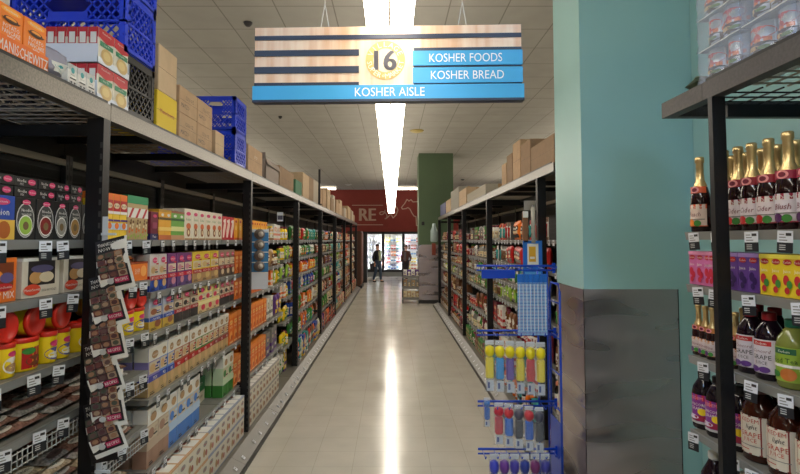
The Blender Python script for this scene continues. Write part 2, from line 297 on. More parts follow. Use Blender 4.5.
bigjuice('grape_purple', 'dark juice bottle with purple label', c(20,12,22,.1), c(20,18,22,.4), 'cap', c(126,44,140), [('r',0,.8,1,1,c(190,40,70)),('t','KEDEM',.5,.88,.1,c(240,150,150),.7),('t','CONCORD',.5,.66,.1,WH,.85),('t','GRAPE',.5,.52,.1,WH,.6),('o',.72,.42,.17,.12,YEL),('r',0,.1,1,.28,c(150,24,60)),('o',.3,.22,.3,.08,c(210,200,220)),('r',0,0,1,.08,LGRY)], .05, .25)
bigjuice('light_grape', 'large amber light grape juice bottle', c(58,24,14,.08), c(70,26,16,.3), 'cap', c(214,206,190), [('r',0,0,1,1,c(130,34,24)),('r',.05,.03,.95,.97,c(216,208,192)),('t','KEDEM',.5,.88,.1,c(180,44,24),.84),('t','light',.55,.7,.15,DK,.6,.25),('t','GRAPE',.5,.52,.13,c(180,50,26),.84),('t','JUICE',.5,.36,.13,c(180,50,26),.84),('r',.2,.22,.8,.24,GRY),('r',.2,.12,.5,.14,RED)], .064, .285)
carton('white_cap_box', 'white capped dark jug', .08, .08, .12, DK, [])
# --- small generic kinds for the long run of the aisle; the words say the colours
CN = {'red':RED,'yellow':YEL,'green':GRN,'blue':BLU,'white':WH,'orange':ORG,'purple':PUR,'brown':BRN,'tan':TAN,'cream':CREAM,'pink':SALM,'teal':TEAL,'black':BLK,'lime':LIME,'grey':GRY,'maroon':MAR}
def g_carton(a, b2, h, w=.12):
    key = f'gc_{a}_{b2}_{h}'
    if key not in K: carton(key, f'{a} and {b2} grocery carton', w, .1, h, CN[a], [('r',0,.28,1,.42,CN[b2]),('r',0,0,1,.1,CN[b2]),('o',.5,.68,.32,.16,CN[b2]),('o',.5,.68,.2,.09,CREAM),('o',.5,.2,.2,.06,WH)], 'grocery_carton')
    return key
def g_bag(a, b2, h, w=.15):
    key = f'gb_{a}_{b2}_{h}'
    pc = a in ('tan','cream','brown','grey','white','maroon','black','purple')  # same bag in both cases; only the name follows the colour
    if key not in K: bag(key, f'{a} and {b2} '+('food pouch' if pc else 'snack bag'), w, .06, h, c(*[int(v) for v in RGB[a]], .28), [('o',.5,.62,.34,.14,CN[b2]),('r',.12,.12,.88,.3,CN[b2]),('o',.5,.4,.25,.08,CREAM),('o',.5,.62,.2,.06,WH)], False, 'food_bag' if pc else 'snack_bag', 'pouch' if pc else 'bag', seed=len(K))
    return key
RGB = {'red':(186,30,32),'yellow':(232,200,30),'green':(60,132,54),'blue':(36,72,164),'white':(226,224,216),'orange':(226,112,28),'purple':(92,52,128),'brown':(112,70,40),'tan':(176,140,96),'cream':(222,206,166),'pink':(226,140,110),'teal':(40,150,150),'black':(22,22,24),'lime':(150,188,70),'grey':(128,126,122),'maroon':(112,24,48)}
def g_jar(a, b2, h, r=.04):
    key = f'gj_{a}_{b2}_{h}'
    if key not in K:
        vessel(key, 'jar', 'jar', f'{a} jar with {b2} lid', [(r*.93,0),(r,.005),(r,h*.75),(r*.7,h*.85),(r*.7,h*.88)], c(*RGB[a], .15), [(r*.74,h*.87),(r*.76,h*.88),(r*.76,h*.98),(r*.7,h)], CN[b2], [(h*.15,h*.6,1.2,WH if a != 'white' else CREAM,[('r',0,.55,1,.8,CN[b2]),('o',.5,.3,.3,.2,CN[a])],r)], 12, 'lid')
    return key
def g_blister(a, b2, h, w=.09):
    key = f'gk_{a}_{b2}_{h}'
    if key not in K:
        q = MB(); q.box(-w/2,w/2,.018,.0205,0,h,c(222,220,214)); q.decal(flat(.018),[('r',0,.8,1,1,CN[b2]),('r',0,0,1,.12,CN[b2]),('o',.5,.9,.1,.03,BLK)],w,h)
        q.tube([(0,.008,h*.12),(0,.006,h*.3),(0,.008,h*.5),(0,.008,h*.72)],[.008,.012,.009,.016],CN[a],8)
        kind(key, 'blister_pack', 'blister pack', f'{a} kitchen tool on {b2} card', w+.012, .02, h, [('body', q)])
    return key

def g_can(a, b2, h, r=.038):
    key = f'gt_{a}_{b2}_{h}'
    if key not in K: vessel(key, 'food_can', 'can', f'{a} and {b2} food can', [(r*.96,0),(r,.003),(r,h*.97),(r*.94,h)], c(176,178,180,.3,metal=.6), [(r*.93,h*.985),(r*.97,h),(r*.9,h+.001)], c(150,152,154,.3,metal=.6), [(h*.06,h*.94,1.5,CN[a],[('r',0,.4,1,.66,CN[b2]),('o',.5,.24,.2,.15,CREAM),('r',.2,.78,.8,.88,WH)],r)], 12, 'lid')
    return key
def g_bot(a, b2, h, r=.033):
    key = f'go_{a}_{b2}_{h}'
    if key not in K: vessel(key, 'sauce_bottle', 'bottle', f'{a} sauce bottle with {b2} cap', [(r*.93,0),(r,.005),(r,h*.6),(r*.45,h*.78),(r*.36,h*.88)], c(*RGB[a], .12), [(r*.4,h*.87),(r*.42,h*.88),(r*.42,h*.98),(r*.36,h)], CN[b2], [(h*.1,h*.5,1.3,CREAM,[('r',0,.6,1,.85,CN[b2]),('o',.5,.3,.25,.2,CN[a])],r)], 12, 'cap')
    return key
# ------------------------------------------------------------------ placing goods
def merged(k):
    d = K[k]
    if d['me'] is None:
        b = MB()
        for _, p in d['parts']: b.merge(p)
        d['me'] = b.mesh(d['name'])
    return d['me']
def partmesh(k):
    d = K[k]
    if 'pm' not in d: d['pm'] = [(n, p.mesh(n)) for n, p in d['parts']]
    return d['pm']
def put(k, x, y, z, rz, where, detail=False, sx=1.0, sz=1.0):
    d = K[k]; label = f"{d['desc']} {where}"; grp = label
    if detail and len(d['parts']) > 1:
        o = link(d['name'], None, None, (x, y, z), rz)
        for n, me in partmesh(k): link(n, me, o)
    else: o = link(d['name'], merged(k), None, (x, y, z), rz)
    o.scale = (sx, 1, sz); tag(o, label, d['cat'], grp); GOODS.append(o)
    return o
GOODS = []
def YP(side, px, X=XI): return X*F/((VX-px) if side < 0 else (px-VX))
LV = {}
SHN = ['eye-level shelf', 'second shelf down', 'third shelf down', 'fourth shelf down', 'fifth shelf down', 'bottom deck', 'bottom deck']
ORD = ['nearest', 'second', 'third', 'fourth', 'fifth', 'sixth', 'seventh', 'eighth', 'ninth']
def bayname(side, y):
    if side < 0: k = max(0, math.ceil((y-2.31)/2.44)); return f"{ORD[min(k, 8)]} left bay"
    if y < 2.6: return 'nearest right bay'
    k = 0 if y < 4.56 else 1+int((y-4.56)/2.44)
    return f"{ORD[min(k+1, 8)]} right bay"
def where(side, y, lv, back=False): return f"{'behind front row,' if back else 'on'} {SHN[lv]}, {bayname(side, y)}"
def setat(side, k, y, z, lv, dx=0, detail=False, sx=1, sz=1, jit=True, back=False, w=None):
    j = R.uniform(-.004, .004) if jit else 0; rz = (PI/2 if side < 0 else -PI/2)+(R.uniform(-.03, .03) if jit else 0)
    return put(k, side*(XI+.008+dx+abs(j)), y, z+.0015, rz, w or where(side, y, lv, back), detail, sx, sz)
def blk(side, z, lv, p0, p1, k, rows=1, dx=0, detail=None, jit=True, layers=1, w=None):
    y0, y1 = sorted((YP(side, p0), YP(side, p1))); d = K[k]
    n = max(1, round((y1-y0)/d['w'])); s = min(1.12, (y1-y0)/(n*d['w'])*.97); st = (y1-y0)/n
    det = (y0 < 4.2) if detail is None else detail
    for r in range(rows):
        for q in range(layers):
            for i in range(n):
                y = y0+st*(i+.5)
                setat(side, k, y, z+q*(d['h']+.002), lv, dx+r*(d['d']+.012), det, s, 1, jit, r > 0, w)
def fill(side, z, lv, y0, y1, kinds, hmax, rows=1):
    y = y0
    while y < y1-.08:
        k = R.choice(kinds); d = K[k]; n = R.choice((1,2,2,3,3,4))
        sc = min(1, hmax/d['h'])
        for i in range(n):
            if y+d['w'] > y1:
                if i == 0: return
                break
            for r in range(rows): setat(side, k, y+d['w']/2, z, lv, r*(d['d']+.01)+(R.uniform(-.02,.03) if rows == 1 else 0), False, 1, sc*R.uniform(.9,1.0), True, r > 0)
            y += d['w']*1.03+.002
# ================================================================== SETTING
def nodemat(name, build):
    m = bpy.data.materials.new(name); m.use_nodes = True; nt = m.node_tree; build(nt, nt.nodes['Principled BSDF']); return m
def tilemat(name, col, line, sx, sy, lw, rough, bump=0, var=.03, spec=.5, wear=0):
    def b(nt, p):
        N = nt.nodes.new; L = nt.links.new
        tc = N('ShaderNodeTexCoord'); mp = N('ShaderNodeMapping'); mp.inputs['Scale'].default_value = (1/sx, 1/sy, 1)
        L(tc.outputs['Object'], mp.inputs[0])
        br = N('ShaderNodeTexBrick'); br.offset = 0; br.squash = 1
        br.inputs['Scale'].default_value = 1; br.inputs['Brick Width'].default_value = 1; br.inputs['Row Height'].default_value = 1
        br.inputs['Mortar Size'].default_value = lw; br.inputs['Mortar Smooth'].default_value = .2
        a = tuple(lin(v) for v in col); br.inputs['Color1'].default_value = tuple(v*(1+var) for v in a)+(1,); br.inputs['Color2'].default_value = tuple(v*(1-var) for v in a)+(1,)
        br.inputs['Mortar'].default_value = tuple(lin(v) for v in line)+(1,)
        L(mp.outputs[0], br.inputs[0])
        n = N('ShaderNodeTexNoise'); n.inputs['Scale'].default_value = 3.0; n.inputs['Detail'].default_value = 6; L(tc.outputs['Object'], n.inputs[0])
        r = N('ShaderNodeMapRange'); r.inputs[1].default_value = .3; r.inputs[2].default_value = .7; r.inputs[3].default_value = .94; r.inputs[4].default_value = 1.05; L(n.outputs['Fac'], r.inputs[0])
        v = N('ShaderNodeVectorMath'); v.operation = 'SCALE'; L(br.outputs[0], v.inputs[0]); L(r.outputs[0], v.inputs['Scale']); L(v.outputs[0], p.inputs['Base Color'])
        p.inputs['Roughness'].default_value = rough; p.inputs['Specular IOR Level'].default_value = spec
        if wear:
            n2 = N('ShaderNodeTexNoise'); n2.inputs['Scale'].default_value = 1.3; n2.inputs['Detail'].default_value = 5; L(tc.outputs['Object'], n2.inputs[0])
            r2 = N('ShaderNodeMapRange'); r2.inputs[1].default_value = .3; r2.inputs[2].default_value = .7; r2.inputs[3].default_value = rough-wear; r2.inputs[4].default_value = rough+wear
            L(n2.outputs['Fac'], r2.inputs[0]); L(r2.outputs[0], p.inputs['Roughness'])
        if bump:
            n3 = N('ShaderNodeTexNoise'); n3.inputs['Scale'].default_value = 2.2; L(tc.outputs['Object'], n3.inputs[0])
            bp = N('ShaderNodeBump'); bp.inputs['Strength'].default_value = bump; bp.inputs['Distance'].default_value = .02
            L(n3.outputs['Fac'], bp.inputs['Height']); L(bp.outputs[0], p.inputs['Normal'])
    return nodemat(name, b)
FLOORM = tilemat('floor_tiles', (196,191,178), (172,166,152), .305, .305, .006, .17, .05, .012, .6, .05)
CEILM = tilemat('ceiling_tiles', (158,155,147), (122,118,110), .61, .61, .012, .9, 0, .02, .2)
REDM = M((142,52,44),.7,noise=(3,.06)); GREENM = M((84,104,76),.6,noise=(2,.05)); TEALM = M((156,198,197),.42,noise=(1.5,.035)); OFFW = M((190,184,168),.8)
CZ = 4.22; YB = 26.0; YF = -5.0; XW = 9.0
struct('floor', MB().box(-XW, XW, YF, YB+1.4, -.1, 0, FLOORM))
struct('ceiling', MB().box(-XW, XW, YF, YB+1.4, CZ, CZ+.1, CEILM))
struct('wall_left', MB().box(-XW-.1, -XW, YF, YB+1.4, 0, CZ, OFFW))
struct('wall_right', MB().box(XW, XW+.1, YF, YB+1.4, 0, CZ, OFFW))
struct('wall_front', MB().box(-XW, XW, YF-.1, YF, 0, CZ, OFFW))
# red back wall: above and beside the cooler doors
CX0, CX1 = -1.42, 1.60; CT = 2.18
wb = MB(); wb.box(-XW, CX0, YB, YB+.15, 0, CZ, REDM); wb.box(CX1, XW, YB, YB+.15, 0, CZ, REDM); wb.box(CX0, CX1, YB, YB+.15, CT, CZ, REDM); wb.box(-XW, XW, YB+1.3, YB+1.4, 0, CZ, OFFW)
struct('wall_back', wb)
# painted lettering and drawings on the red wall
PW = c(206,176,156,.7)
def bk(px, py): return ((px-VX)/F*YB, EYE+(240-py)/F*YB)
def wtext(s, px0, px1, py0, py1, m=PW):
    x0, z1 = bk(px0, py0); x1, z0 = bk(px1, py1); vs, fs, tw, th = textgeo(s, 3); b = MB()
    for k_ in (-.03,-.015,0,.015,.03): b.add([((x0+x1)/2+x*(x1-x0)/tw+k_, -k_*.3, (z0+z1)/2+y*(z1-z0)/th) for x, y in vs], fs, m)
    return b
wl = wtext('RE', 359.5, 375.5, 208.5, 220.7)
for py in (205.2, 224.8):
    x0, z = bk(352, py); x1, _ = bk(383, py); wl.box(x0, x1, -.004, 0, z-.015, z+.015, PW)
o = wl.build('painted_lettering', None, (0, YB-.02, 0)); tag(o, 'pale RE lettering between two rules painted on the red back wall', 'wall lettering')
def outline(name, pts, label):
    b = MB(); P = [bk(*p) for p in pts]
    for a, q in zip(P[:-1], P[1:]):
        d = Vector((q[0]-a[0], 0, q[1]-a[1])); d.normalize(); nn = Vector((-d.z, 0, d.x))*.024; a3 = Vector((a[0],0,a[1]))-d*.01; q3 = Vector((q[0],0,q[1]))+d*.01
        b.add([a3-nn, q3-nn, q3+nn, a3+nn], [(0,1,2,3)], PW)
    o = b.build(name, None, (0, YB-.008, 0)); tag(o, label, 'wall drawing')
sp = [(381+4*math.cos(t)*(1-t/14)+t*.6, 210+3.5*math.sin(t)*(1-t/14)+t*.9) for t in [i*.35 for i in range(30)]]
outline('painted_rooster', sp+[(391,214),(393,218),(396,215),(398,210),(396,206),(393,208)], 'pale swirling rooster outline painted on the red back wall')
outline('painted_cow', [(420,201.5),(413,201.8),(411,199.5),(409,201),(407,199.2),(405,203),(401.5,207.5),(402.5,209),(406,208.5),(408,207.5),(410,209),(412,213),(414,216),(416,216.5),(416.5,225.5),(418,225.5),(418.3,218),(420.5,217.5),(421,225)], 'pale cow outline painted on the red back wall beside the green column')
# ------------------------------------------------------------------ coolers
def cooler(x0, x1, first):
    lab = {0:'glass cooler door with white milk jugs at the far left', 1:'glass cooler door with teal and red packs in the middle', 2:'glass cooler door with dark packs beside the green column'}[first]
    t = empty('cooler_cabinet', ((x0+x1)/2, YB, 0), lab, 'cooler'); w = x1-x0
    fr = MB(); FB = c(22,22,24,.35)
    fr.box(-w/2,-w/2+.06,-.02,.05,.22,CT,FB); fr.box(w/2-.06,w/2,-.02,.05,.22,CT,FB); fr.box(-w/2,w/2,-.02,.05,CT-.12,CT,FB); fr.box(-w/2,w/2,-.02,.05,.22,.34,FB)
    fr.build('door_frame', t)
    MB().box(-w/2,w/2,-.02,.7,0,.22,c(120,122,118,.4)).build('kick_plate', t)
    MB().box(-w/2+.06,w/2-.06,.0,.006,.34,CT-.12,M((220,230,235),.05,0,.10)).build('glass_pane', t)
    MB().beam((w/2-.09,-.05,.9),(w/2-.09,-.05,1.5),.02,LGRY).beam((w/2-.09,-.05,.92),(w/2-.09,-.01,.92),.02,LGRY).beam((w/2-.09,-.05,1.48),(w/2-.09,-.01,1.48),.02,LGRY).build('handle', t)
    sh = MB(); sh.box(-w/2,-w/2+.02,.06,.7,.22,CT,WH); sh.box(w/2-.02,w/2,.06,.7,.22,CT,WH); sh.box(-w/2,w/2,.68,.7,.22,CT,WH); sh.box(-w/2,w/2,.06,.7,CT-.02,CT,WH); sh.build('cabinet_shell', t)
    MB().box(-w/2+.03,-w/2+.055,.06,.09,.36,CT-.14,M((236,242,255),.5,emit=120.0)).build('light_tube', t)
    MB().box(w/2-.055,w/2-.03,.06,.09,.36,CT-.14,M((236,242,255),.5,emit=120.0)).build('light_tube', t)
    zs = [.36,.68,1.0,1.32,1.66]
    for i, z in enumerate(zs): MB().box(-w/2+.03,w/2-.03,.12,.66,z-.02,z,LGRY).build('shelf', t)
    names = ['lowest','second lowest','middle','second highest','highest']
    for i, z in enumerate(zs):
        if first == 0: ks = ['milk']
        elif first == 1: ks = [['pk_white','pk_blue'],['pk_red','pk_white'],['pk_purple','pk_orange'],['pk_teal','pk_red'],['pk_yellow','pk_white']][i]
        else: ks = [['pk_yellow','pk_red'],['pk_white','pk_yellow'],['pk_dark','pk_white'],['pk_dark','pk_red'],['pk_red','pk_white']][i]
        n = 6
        for q in range(n):
            k = ks[(q//2) % len(ks)]
            put(k, (x0+x1)/2-w/2+.09+(w-.18)*(q+.5)/n, YB+.14, z+.001, 0, f"on {names[i]} shelf of the {['left','middle','right'][first]} cooler")
vessel('milk','milk_jug','jug','white milk jug',[(.045,0),(.055,.01),(.055,.15),(.03,.2),(.02,.22)],WH,[(.024,.22),(.024,.24),(.02,.245)],c(120,140,200),[],12)
for nm in ('red','white','teal','yellow','purple','orange','blue'):
    carton('pk_'+nm, f'{nm} chilled pack', .11, .1, .22, CN[nm], [('r',0,.3,1,.6,WH if nm != 'white' else LBLU),('o',.5,.75,.3,.1,CREAM)])
carton('pk_dark', 'dark red chilled pack', .11, .1, .22, c(60,26,26), [('r',0,.3,1,.6,c(120,90,80))])
W3 = .985
for i in range(3): cooler(CX0+.03+i*W3, CX0+.03+(i+1)*W3, i)
# ------------------------------------------------------------------ columns
def column(nm, x0, x1, y0, y1, mat, cladh, cladx, lab):
    t = empty(nm, ((x0+x1)/2, y0, 0), lab, 'column'); cx = (x0+x1)/2
    MB().box(x0-cx, x1-cx, 0, y1-y0, 0, CZ-.001, mat).build('column_core', t)
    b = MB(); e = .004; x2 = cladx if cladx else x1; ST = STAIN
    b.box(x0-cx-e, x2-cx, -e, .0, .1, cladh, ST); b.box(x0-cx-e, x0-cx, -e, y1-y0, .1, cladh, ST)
    b.box(x2-cx-.004, x2-cx, -e-.002, 0, .1, cladh, BLK)
    b.build('metal_cladding', t)
    MB().box(x0-cx-.01, x2-cx, -.01, y1-y0, 0, .1, BLK).build('base_skirting', t)
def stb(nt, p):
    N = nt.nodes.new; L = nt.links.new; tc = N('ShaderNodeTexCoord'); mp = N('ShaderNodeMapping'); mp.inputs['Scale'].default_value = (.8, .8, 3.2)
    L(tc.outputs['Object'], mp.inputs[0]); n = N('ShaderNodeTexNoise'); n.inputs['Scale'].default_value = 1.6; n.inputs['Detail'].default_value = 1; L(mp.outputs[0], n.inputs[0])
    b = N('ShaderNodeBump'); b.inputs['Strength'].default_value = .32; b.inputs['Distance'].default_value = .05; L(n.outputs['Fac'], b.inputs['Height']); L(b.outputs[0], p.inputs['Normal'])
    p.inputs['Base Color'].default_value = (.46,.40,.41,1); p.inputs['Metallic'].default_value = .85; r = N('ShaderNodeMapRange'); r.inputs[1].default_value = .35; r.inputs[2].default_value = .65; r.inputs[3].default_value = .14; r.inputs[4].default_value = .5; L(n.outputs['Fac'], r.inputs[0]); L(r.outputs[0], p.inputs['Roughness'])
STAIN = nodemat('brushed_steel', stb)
PY0, PY1 = 3.5, 4.06
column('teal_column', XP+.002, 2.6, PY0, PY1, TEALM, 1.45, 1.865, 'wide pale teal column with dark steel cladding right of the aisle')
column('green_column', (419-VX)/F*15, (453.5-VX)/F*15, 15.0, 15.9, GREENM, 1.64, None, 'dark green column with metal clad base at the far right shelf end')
b = MB(); b.box(1.99, 2.05, -1.0, PY0-.005, 0, CZ-.001, TEALM); struct('wall_teal', b)
MB_black = c(18,18,18)
b = MB(); b.box(-.04,.04,-.02,0,-.05,.05,BLK); o = b.build('wall_socket', None, ((423-VX)/F*15, 14.993, EYE+(240-223.5)/F*15)); tag(o, 'small black box fixed on the green column', 'wall box')
# ------------------------------------------------------------------ lights
SZ = 2.86
EM = M((255,245,228),.5,emit=15.0); SHADE = c(226,224,216,.3)
def striplight(x, y, ln, w, z, label, group, crossways=False, em=EM, hang=True):
    t = empty('strip_light', (x, y, z), label, 'ceiling light', group, PI/2 if crossways else 0)
    h = MB(); h.box(-.03, .03, 0, ln, .03, .1, SHADE)
    h.box(-.004,.004,0,ln,-.014,.03,GRY)
    for yy in (0, ln-.012): h.box(-w/2-.004, w/2+.004, yy, yy+.012, -.012, .045, SHADE)
    h.build('housing', t)
    for s in (-1, 1):
        q = MB(); vs = []; n = 16
        for yy in (.014, ln-.014):
            for i in range(n+1):
                a = 2*PI*i/n; vs.append((s*w/4+math.cos(a)*(w/4-.005), yy, .016-math.sin(a)*.03))
        q.add(vs, [(i, i+1, n+2+i, n+1+i) for i in range(n)], em); q.build('light_tube', t)
    if hang:
        for yy in (ln*.15, ln*.85): MB().beam((0,yy,.1),(0,yy,CZ-z),.006,LGRY).build('hanger_wire', t)
n = 0
ys = [-3.6+2.51*i for i in range(10)]
for i, y in enumerate(ys):
    nm = ['behind the viewer','overhead at the viewer','directly above the aisle sign','second beyond the aisle sign','third beyond the aisle sign','fourth beyond the aisle sign','fifth beyond the aisle sign','sixth beyond the aisle sign','seventh beyond the aisle sign','farthest before the red wall']
    striplight(-.01, y, 2.49, .25, SZ, 'twin tube strip light over the aisle, '+nm[i], None)
for sx in (-1, 1):
    for i, y in enumerate(ys):
        if sx > 0 and -3 < y < 0: pass
        striplight(sx*4.3, y, 2.49, .25, SZ, f'twin tube strip light hanging over the neighbouring aisle on the {"left" if sx < 0 else "right"}', f'neighbour aisle strip lights {"left" if sx < 0 else "right"}')
for x, nm in ((-4.2,'leftmost'), (-3.1,'left'), (.68,'beside the end of the aisle lights'), (4.45,'above the right shelves')):
    striplight(x+.55, 24.5, 1.1, .16, CZ-.12, f'crossways strip light near the red wall, {nm}', None, True, hang=False)
EMC = M((176,212,255),.5,emit=46.0)  # added fill lights out of view, to brighten and cool the teal column
for x, y, nm in ((1.0,-1.2,'right of'), (-1.6,-1.6,'left of')): striplight(x, y, 1.2, .3, CZ-.12, f'added unseen cool fill light behind and {nm} the viewer', None, False, EMC, False)
def disc(nm, px, py, r, m, lab, cat):
    Y = (CZ-EYE)*F/(240-py); X = (px-VX)/F*Y; b = MB().lathe([(r*.4,-.05),(r*.8,-.03),(r,-.008),(r,-.001)], m, 20); o = b.build(nm, None, (X, Y, CZ)); tag(o, lab, cat)
disc('ceiling_speaker', 417, 129.5, .16, c(170,150,84,.5), 'round yellowish ceiling speaker right of the strip lights', 'speaker')
disc('sprinkler_head', 245, 18, .05, DK, 'small dark sprinkler head on the ceiling left of the sign', 'sprinkler')
disc('smoke_detector', 348, 184, .16, LGRY, 'pale round detector on the ceiling near the red wall', 'detector')
disc('sprinkler_head', 463, 179, .08, DK, 'small dark sprinkler head on the ceiling right of the green column', 'sprinkler')
disc('sprinkler_head', 279, 115, .04, DK, 'small dark sprinkler head on the ceiling just below the sign', 'sprinkler')
# ------------------------------------------------------------------ aisle sign
def woodb(nt, p):
    N = nt.nodes.new; L = nt.links.new; tc = N('ShaderNodeTexCoord'); mp = N('ShaderNodeMapping'); mp.inputs['Scale'].default_value = (9, 1, .8)
    L(tc.outputs['Object'], mp.inputs[0]); n = N('ShaderNodeTexNoise'); n.inputs['Scale'].default_value = 2.5; n.inputs['Detail'].default_value = 6; L(mp.outputs[0], n.inputs[0])
    r = N('ShaderNodeValToRGB'); L(n.outputs['Fac'], r.inputs[0])
    r.color_ramp.elements[0].position = .35; r.color_ramp.elements[0].color = (lin(228),lin(184),lin(146),1)
    r.color_ramp.elements[1].position = .65; r.color_ramp.elements[1].color = (lin(244),lin(218),lin(192),1)
    L(r.outputs[0], p.inputs['Base Color']); p.inputs['Roughness'].default_value = .35
WOOD = nodemat('maple_board', woodb)
SL, SR = Vector((-.657, 2.54, 0)), Vector((.614, 2.495, 0)); SW = (SR-SL).length; SHH = .366
ang = math.atan2(SR.y-SL.y, SR.x-SL.x)
sg = empty('aisle_sign', ((SL.x+SR.x)/2, (SL.y+SR.y)/2, 2.425), 'hanging wood and blue aisle sign number sixteen for kosher foods', 'sign', None, ang)
NV = c(40,50,72,.4); SB = c(64,170,228,.4); SW_ = c(245,248,250,.5)
MB().box(-SW/2, SW/2, -.012, .012, .07, SHH, WOOD).build('board', sg)
def sxx(px): return ((px-8)/(777-8)-.5)*SW
def szz(py): return (1-(py-50)/218)*SHH
st = MB()
for a, b2, u, v in ((8,777,75,87),(8,312,117,134),(470,777,115,125),(8,312,165,184),(470,777,167,173),(8,312,211,222),(470,777,216,222)):
    st.box(sxx(a), sxx(b2), -.017, -.0121, szz(v), szz(u), NV)
st.build('dark_stripes', sg)
for (u, v, s) in ((125,167,'KOSHER FOODS'), (173,217,'KOSHER BREAD')):
    p_ = MB().box(sxx(467), sxx(779), -.024, -.0175, szz(v), szz(u), SB)
    vs, fs, tw, th = textgeo(s, 4); k = (szz(134)-szz(158))/th; W_ = sxx(721)-sxx(514); cx = (sxx(721)+sxx(514))/2 if 'FOODS' in s else (sxx(723)+sxx(521))/2
    p_.add([(cx+x*W_/tw, -.0255, (szz(u)+szz(v))/2+y*k) for x, y in vs], fs, SW_)
    p_.build('category_panel', sg)
p_ = MB().box(sxx(5), sxx(782), -.028, .02, szz(262), szz(222), SB); p_.box(sxx(5), sxx(782), -.030, .022, szz(269), szz(262), NV)
vs, fs, tw, th = textgeo('KOSHER AISLE', 4); W_ = sxx(501)-sxx(302); k = (szz(229)-szz(254))/th
p_.add([(sxx(401)+x*W_/tw, -.0295, szz(242)+y*k) for x, y in vs], fs, SW_); p_.build('aisle_name_panel', sg)
em = MB(); cx, cz = sxx(388), szz(149); RR = (sxx(445)-sxx(331))/2
GY = c(214,180,104,.5); CRM = c(252,242,216,.5)
def ring(b, r0, r1, y, m, n=48):
    vs = [(cx+r*math.cos(2*PI*i/n), y, cz+r*math.sin(2*PI*i/n)) for r in (r0, r1) for i in range(n)]
    b.add(vs, [(i, (i+1) % n, n+(i+1) % n, n+i) for i in range(n)], m)
ring(em, RR*.62, RR, -.0135, GY); ring(em, 0.001, RR*.6, -.0132, c(246,222,178,.5))
vs, fs, tw, th = textgeo('16', 4); k = (szz(121)-szz(177))/th; W_ = sxx(418)-sxx(358)
for dx in (-.005,-.0025, 0, .0025,.005): em.add([(cx+x*W_/tw+dx, -.0155, cz+y*k) for x, y in vs], fs, c(124,120,128,.5))
def arc(b, s, a0, a1, r, size, inward):
    for i, ch in enumerate(s):
        a = a0+(a1-a0)*i/(len(s)-1); vs, fs, tw, th = textgeo(ch if ch != '.' else 'o', 2)
        q = size/max(th, .5)*(1 if ch != '.' else .5); t = (a-PI/2) if not inward else (a+PI/2)
        b.add([(cx+r*math.cos(a)+(x*math.cos(t)-y*math.sin(t))*q, -.0158, cz+r*math.sin(a)+(x*math.sin(t)+y*math.cos(t))*q) for x, y in vs], fs, CRM)
arc(em, 'VILLAGE', PI*.86, PI*.14, RR*.81, RR*.27, False)
arc(em, 'SUPER.MARKET', PI*1.05, PI*1.95, RR*.81, RR*.25, True)
em.build('round_emblem', sg)
for x in (-.30, .36):
    q = MB()
    q.beam((x-.02,0,SHH),(x,0,SHH+.12),.004,LGRY).beam((x+.02,0,SHH),(x,0,SHH+.12),.004,LGRY).beam((x,0,SHH+.12),(x,0,CZ-2.425),.004,LGRY); q.build('hanger_wire', sg)
# ================================================================== RACKS
def rack_bay(side, y0, y1, first, label, group=None, ztop=2.37, pw=.072, py=.055, beamm=BEAMC, ends=0):
    t = empty('rack_bay', (side*XP, y0, 0), label, 'shelving rack', group); L = y1-y0; D = .66
    s = -side                                 # local x: 0 at the front plane, going away from the aisle is side*x
    def post(y, x):
        y += .055-py-(.037 if py < .05 else 0); b = MB(); b.box(side*x, side*(x+pw), y, y+py, .0 if x > .2 else .055, ztop-.07, STEEL)
        if x < .2:
            zz = .12
            while zz < ztop-.15:              # slots down the face and the near side
                b.box(side*(x+.004), side*(x+.013), y-.0012, y, zz, zz+.024, M((62,60,60),.5) if side < 0 else M((10,10,10),.7)); zz += .05
        b.build('post', t)
    if first: post(0, 0); post(0, D)
    post(L, 0); post(L, D)
    e0 = ends
    b = MB(); b.box(0, side*.05, .002-e0 if first else .057, L+.053, ztop-.07, ztop, beamm); b.build('beam', t)
    b = MB(); b.box(side*(D+.02), side*(D+.07), .002, L+.053, ztop-.07, ztop, beamm); b.build('rear_beam', t)
    b = MB(); b.beam((side*.076,L+.03,ztop-.12),(side*D,L+.03,ztop-.12),.03,STEEL,.05); b.build('cross_brace', t); b = MB(); b.beam((side*.076,L+.03,.5),(side*D,L+.03,.5),.03,STEEL,.04); b.build('cross_brace', t)
    b = MB(); y = .06-e0; w = .007
    while y < L+.03: b.box(side*.052, side*(D+.02), y, y+w, ztop-.026, ztop-.02, WIRE); y += .075
    x = .07
    while x < D+.01: b.box(side*x, side*(x+w), .06-e0, L+.03, ztop-.02, ztop-.014, WIRE); x += .085
    for yy in (L*.25, L*.5, L*.75): b.box(side*.052, side*(D+.02), yy, yy+.03, ztop-.07, ztop-.027, STEEL)
    b.box(side*.001, side*.006, .06-e0, L+.03, ztop, ztop+.012, STEEL)
    b.build('wire_deck', t)
    return t
TAGN = [0]
tagme = MB(); tagme.box(-.02,.02,-.0015,0,-.033,.0,TAGW); tagme.box(-.02,.02,-.002,0,-.062,-.033,TAGB)
for i in range(3): tagme.box(-.015,-.002+.004*i,-.0022,-.0015,-.012-.008*i,-.009-.008*i,GRY); tagme.box(-.014,.002,-.0026,-.002,-.042-.006*i,-.0395-.006*i,LGRY)
tagme.box(.002,.016,-.0022,-.0015,-.014,-.006,DK)
TAGM = tagme.mesh('price_tag'); tm2 = MB().box(-.024,.024,-.0015,0,-.042,.004,TAGW).box(-.018,.01,-.0022,-.0015,-.02,-.008,GRY); TAGM2 = tm2.mesh('price_tag')
